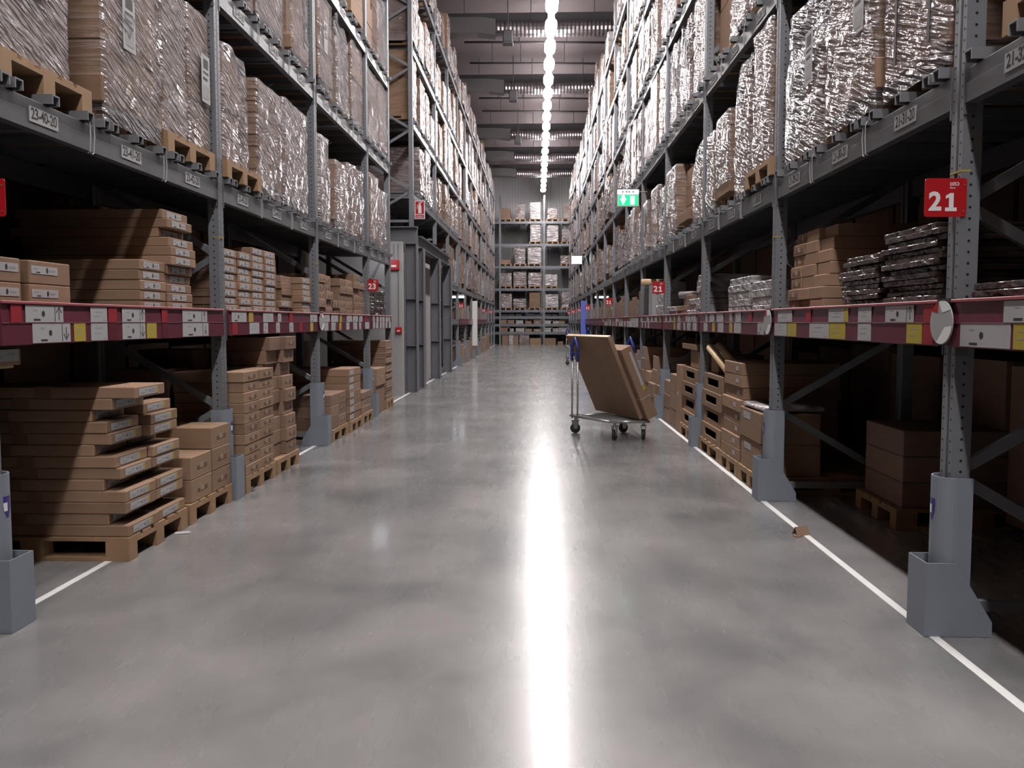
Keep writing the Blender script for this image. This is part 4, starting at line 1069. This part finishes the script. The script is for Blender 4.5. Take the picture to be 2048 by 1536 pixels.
# ---- trolley with two cartons
def trolley(loc, rotz, label):
    t = thing('flatbed_trolley', label, 'trolley', loc, rotz)
    m = MB()                                               # deck: a tubular frame with wires
    q = [(.44, 10.2), (.88, 9.56), (1.36, 9.58), (1.24, 10.5)]; z = .235
    ox, oy = .95, 10.0; q = [(x - ox, y - oy) for x, y in q]
    fr = [Vector((x, y, z)) for x, y in q]
    for i in range(4): m.tube([fr[i], fr[(i+1) % 4]], .017, 0, 10)
    m.obj('deck_frame', ['steel'], t, True)
    m = MB()
    for i in range(1, 15):
        a = fr[0].lerp(fr[1], i/15); b = fr[3].lerp(fr[2], i/15); m.tube([a, b], .005, 0, 5)
    for i in range(1, 8):
        a = fr[0].lerp(fr[3], i/8); b = fr[1].lerp(fr[2], i/8); m.tube([a + Vector((0, 0, -.008)), b + Vector((0, 0, -.008))], .005, 0, 5)
    m.obj('deck_wire', ['steel'], t)
    for (x1, y1), (x2, y2) in (((.455, 10.18), (.52, 10.08)), ((1.20, 10.53), (1.265, 10.43))):
        p, r_ = Vector((x1 - ox, y1 - oy, 0)), Vector((x2 - ox, y2 - oy, 0)); up = Vector((0, 0, 1))
        m = MB(); m.tube([p + up*.2, p + up*.98], .012, 0, 10); m.tube([r_ + up*.2, r_ + up*.98], .012, 0, 10); m.tube([p + up*.24, r_ + up*.24], .012, 0, 8)
        m.obj('handle_post', ['steel'], t, True)
        c = (p + r_)/2; d = (r_ - p)
        m = MB(); pts = [p + up*.95, p + up*1.05 - d*.12, p + up*1.12 - d*.12, c + up*1.2 - d*.14, c + up*1.235, c + up*1.2 + d*.14, r_ + up*1.12 + d*.1, r_ + up*1.05 + d*.1, r_ + up*.95]
        m.tube(pts, .02, 0, 10); m.tube([p + up*1.02, c + up*1.05, r_ + up*1.02], .016, 0, 8)
        m.obj('grip', ['blue'], t, True)
    for x, y, a in ((.50, 10.24, .2), (.95, 9.62, 1.1), (1.13, 10.3, .5), (1.31, 9.68, 1.3)):
        cst = MB(); R_ = Matrix.Translation((x - ox, y - oy, 0)) @ Matrix.Rotation(a, 4, 'Z')
        for k in (-1, 1): cst.prism([(-.02, .06), (.025, .06), (.045, .17), (-.045, .17)], 1, k*.024 - .003, k*.024 + .003, 0, R_)
        cst.box(-.05, .05, -.03, .03, .17, .18, 0, R_); cst.tube([(0, 0, .18), (0, 0, .235)], .018, 0, 10, R_)
        f = cst.obj('caster', ['steel'], t)
        w = MB(); w.tube([(0, -.017, .066), (0, -.013, .066), (0, .013, .066), (0, .017, .066)], [.055, .065, .065, .055], 0, 20, R_); w.obj('wheel', ['rubber'], f)
    return t
trolley((.95, 10.0, 0), 0, 'wire flatbed trolley with blue grips carrying two leaning cartons')
def leaning(o, e, up, n, le, lu, th, mats, label, name, lab=None):
    t = MB(); e, up, n = Vector(e).normalized(), Vector(up).normalized(), Vector(n).normalized()
    mt = Matrix(((e.x, up.x, n.x, o[0]), (e.y, up.y, n.y, o[1]), (e.z, up.z, n.z, o[2]), (0, 0, 0, 1)))
    ob = t.box(0, le, 0, lu, 0, th, 0, None, .006).obj(name, mats); ob.matrix_world = mt
    tag(ob, label, 'box'); return ob
e = Vector((.46, -1.03, 0)).normalized(); up = Vector((-.43, -.15, 1.0)); up = (up - e*up.dot(e)).normalized(); n = e.cross(up).normalized()
if n.x < 0: n = -n
o1 = Vector((.79, 10.6, .258)); lu = 1.10
b1 = leaning(o1, e, up, n, 1.13, lu, .055, ['card'], 'wide flat carton leaning on the trolley, pale top edge', 'flat_carton')
MB().box(.004, 1.126, lu, lu + .006, .004, .051).obj('pale_top_edge', ['tube'], b1)  # strip in a paler colour than the carton along its top
o2 = o1 + n*.06 + e*.42 + Vector((0, 0, .0)); o2.z = .262 + .0
dz = .256 - (o2 + n*0).z
low = min(0, n.z)*.15
o2.z = .258 - low + .004
b2 = leaning(o2 + n*.004, e, up, n, .80, .93, .15, ['card'], 'thicker narrow carton behind the flat one on the trolley, white label', 'carton')
mlab = MB(); mlab.box(.8008, .802, .42, .86, .085, .12, 0); mlab.box(.8008, .802, .36, .415, .085, .12, 1); mlab.obj('label', ['paper', 'yellow'], b2)
mt_ = MB(); mt_.box(.0, .8015, .268, .276, -.001, .151, 0); mt_.obj('tape', ['paper'], b2)
trolley((1.5, 26.4, 0), .1, 'distant trolley half hidden behind the leaning flat carton')
carton(1, 1.35, 26.35, .27, .5, .4, .55, 'distant wrapped bundle on the half-hidden far trolley', 'wrapB', None, 'wrapped_bundle', 'bundle')

# ---- banners far down the aisle
tag(MB().box(-.1, .1, -.015, .015, 0, 1.75, c=.004).obj('banner', ['white'], None, False, (-2.452, 31.12, .5)), 'tall white upright banner on far left rack post', 'banner')
tag(MB().box(-.1, .1, -.015, .015, 0, 1.7, c=.004).obj('banner', ['bluep'], None, False, (1.802, 30.92, .55)), 'tall blue upright banner far down the right rack', 'banner')

# ---- rack across the end of the aisle
YE = 49.8
t = thing('pallet_rack', 'grey steel pallet rack across the far end of the aisle', 'rack', (0, YE, 0))
EL = [.79, 1.29, 1.77, 2.18, 3.53, 4.92, 6.30, 7.70]
for x in (-5.1, -2.33, .44, 3.2, 5.9):
    u = link('upright_frame', BRACE, t, (x, 0, 0), PI/2)
    link('post', POST_FAR, u); link('post', POST_FAR, u, (1.105, 0, 0), PI)
for x0, x1 in ((-5.1, -2.33), (-2.33, .44), (.44, 3.2), (3.2, 5.9)):
    for z in EL:
        bo = link('beam', beam_mesh(x1 - x0 - .11), t, ((x0 + x1)/2, 0, z - .156), PI/2)
        link('beam', beam_mesh(x1 - x0 - .11), t, ((x0 + x1)/2, 1.105, z - .156), -PI/2)
        if z < 2 and x0 > -3 and x1 < 4: MB().box(-(x1 - x0)/2 + .06, (x1 - x0)/2 - .06, .06, 1.06, z + .0005, z + .012).obj('shelf_deck', ['beam'], t, False, ((x0 + x1)/2, 0, 0))
def end_load(x0, x1, z0, z1, mat, label, i):
    d = 1.1; m = MB(); w = x1 - x0
    p = pallet_geo(MB(), 1.2, max(w, .8)*.98); m.add([(y, -x, z) for x, y, z in p.v], p.f, 1)
    if mat in ('card', 'card2'): f = stack_shell(d, w, z1 - z0 - .15, 3, .008, random.Random(i)); m.add(f.v and [(x, y, z + .147) for x, y, z in f.v], f.f, 0)
    else: f = film_shell(d - .04, w - .03, .148, z1 - z0 - .15, 90 + i, .02); m.add(f.v, f.f, 0)
    tag(m.obj('pallet_load', [mat, 'wood'], None, False, ((x0 + x1)/2, YE + .62, z0 + .002)), label, 'pallet load', 'pallet loads on the end rack')
def ex(c): return ((980 + c/4.39) - 1074)*YE/1580
def ez(c): return 1.45 + (643 - (370 + c/4.39))*YE/1580
rows = [(7.70, 'top', [(95, 180, 215, 'card2'), (222, 302, 185, 'wrapA'), (352, 442, 165, 'wrapB'), (500, 588, 215, 'wrapA'), (640, 720, 180, 'wrapA')]),
        (6.30, 'second highest', [(352, 442, 348, 'wrapB'), (497, 597, 365, 'wrapB'), (628, 720, 390, 'wrapA')]),
        (4.92, 'third highest', [(90, 182, 660, 'card2'), (218, 310, 548, 'wrapA'), (330, 449, 552, 'wrapB'), (618, 720, 625, 'wrapA')]),
        (3.53, 'fourth highest', [(88, 190, 775, 'wrapA'), (206, 320, 765, 'wrapA'), (336, 450, 772, 'wrapA'), (485, 592, 787, 'wrapB')]),
        (2.18, 'fifth highest', [(85, 192, 955, 'wrapA'), (206, 318, 998, 'wrapA'), (345, 440, 945, 'card'), (485, 600, 960, 'wrapB'), (628, 720, 935, 'wrapA')])]
k = 0
for z, nm, items in rows:
    for j, (a, b, tp, mt) in enumerate(items):
        k += 1; end_load(ex(a), ex(b), z, max(ez(tp), z + .35), mt, f'wrapped load on the {nm} level of the end rack, {ORD[j+1]} from left', k)
for z, nm, zs, seed in ((1.29, 'upper', .3, 1), (.79, 'lower', .28, 2), (1.77, 'dark top', .18, 4)):
    rr = random.Random(seed)
    for j, a in enumerate((88, 150, 222, 306, 378, 475, 530, 600)):
        x0 = ex(a); w = rr.uniform(.36, .6)
        if -2.33 < x0 < .44: w = min(w, .36 - x0)
        carton_o = link('carton', carton_mesh(w, .6, zs*rr.uniform(.6, 1), 'black' if zs < .2 else rr.choice(('card', 'wrapB', 'wrapB', 'card2'))), None, (x0 + w/2 + .03, YE + .36, z + .0135), -PI/2)
        tag(carton_o, f'small box on the {nm} low shelf of the end rack, {ORD[j+1]} from left', 'box', 'boxes on the low shelves of the end rack')
        if zs > .2 and j in (2, 4, 5): link('label', label_mesh('sheet'), carton_o, (.3005, 0, .09))
for j, (a, b, tp, mt, lb) in enumerate(((105, 160, 1312, 'card2', 'brown carton pile'), (165, 205, 1300, 'wrapB', 'pale wrapped pile'), (206, 250, 1305, 'card2', 'brown pile beside pale one'), (258, 345, 1305, 'wrapA', 'wide wrapped pile'),
                                  (350, 447, 1345, 'card3', 'yellowish bin left of the middle post'), (480, 578, 1345, 'card3', 'yellowish bin right of the middle post'), (595, 642, 1375, 'card2', 'low brown pile'))):
    x0, x1 = ex(a), ex(b); h = ez(tp)
    o = link('carton', carton_mesh(x1 - x0, .8, h, mt), None, ((x0 + x1)/2, YE + .45, .002), -PI/2)
    tag(o, f'{lb} on the floor under the end rack', 'box', 'goods on the floor under the end rack')

# ------------------------------------------------------------------ camera, world, view
cam = bpy.data.cameras.new('camera'); co = bpy.data.objects.new('camera', cam); COL.objects.link(co)
cam.sensor_width = 36; cam.lens = 1580/2048*36; cam.clip_start = .02; cam.clip_end = 200
co.location = (0, 0, 1.45)
a = math.atan2(100, 1580); yaw = math.atan(50/math.hypot(1580, 100))
co.rotation_euler = (PI/2 - a, 0, yaw); cam.shift_y = -25/2048
sc.camera = co
w = bpy.data.worlds.new('world'); sc.world = w; w.use_nodes = True
w.node_tree.nodes['Background'].inputs[0].default_value = (.02, .018, .02, 1); w.node_tree.nodes['Background'].inputs[1].default_value = .15
sc.view_settings.view_transform = 'Standard'; sc.view_settings.look = 'None'; sc.view_settings.gamma = 1; sc.view_settings.use_curve_mapping = False
sc.view_settings.exposure = 0.0
cy = sc.cycles
cy.max_bounces = 7; cy.diffuse_bounces = 1; cy.glossy_bounces = 3; cy.transmission_bounces = 2; cy.transparent_max_bounces = 10
cy.use_denoising = True; cy.blur_glossy = 1.0; cy.caustics_reflective = False; cy.caustics_refractive = False; cy.sample_clamp_indirect = 1.0
print('cartons', NC[0], 'near loads', NL[0], 'far', len(SPECS), 'objects', len(sc.objects))
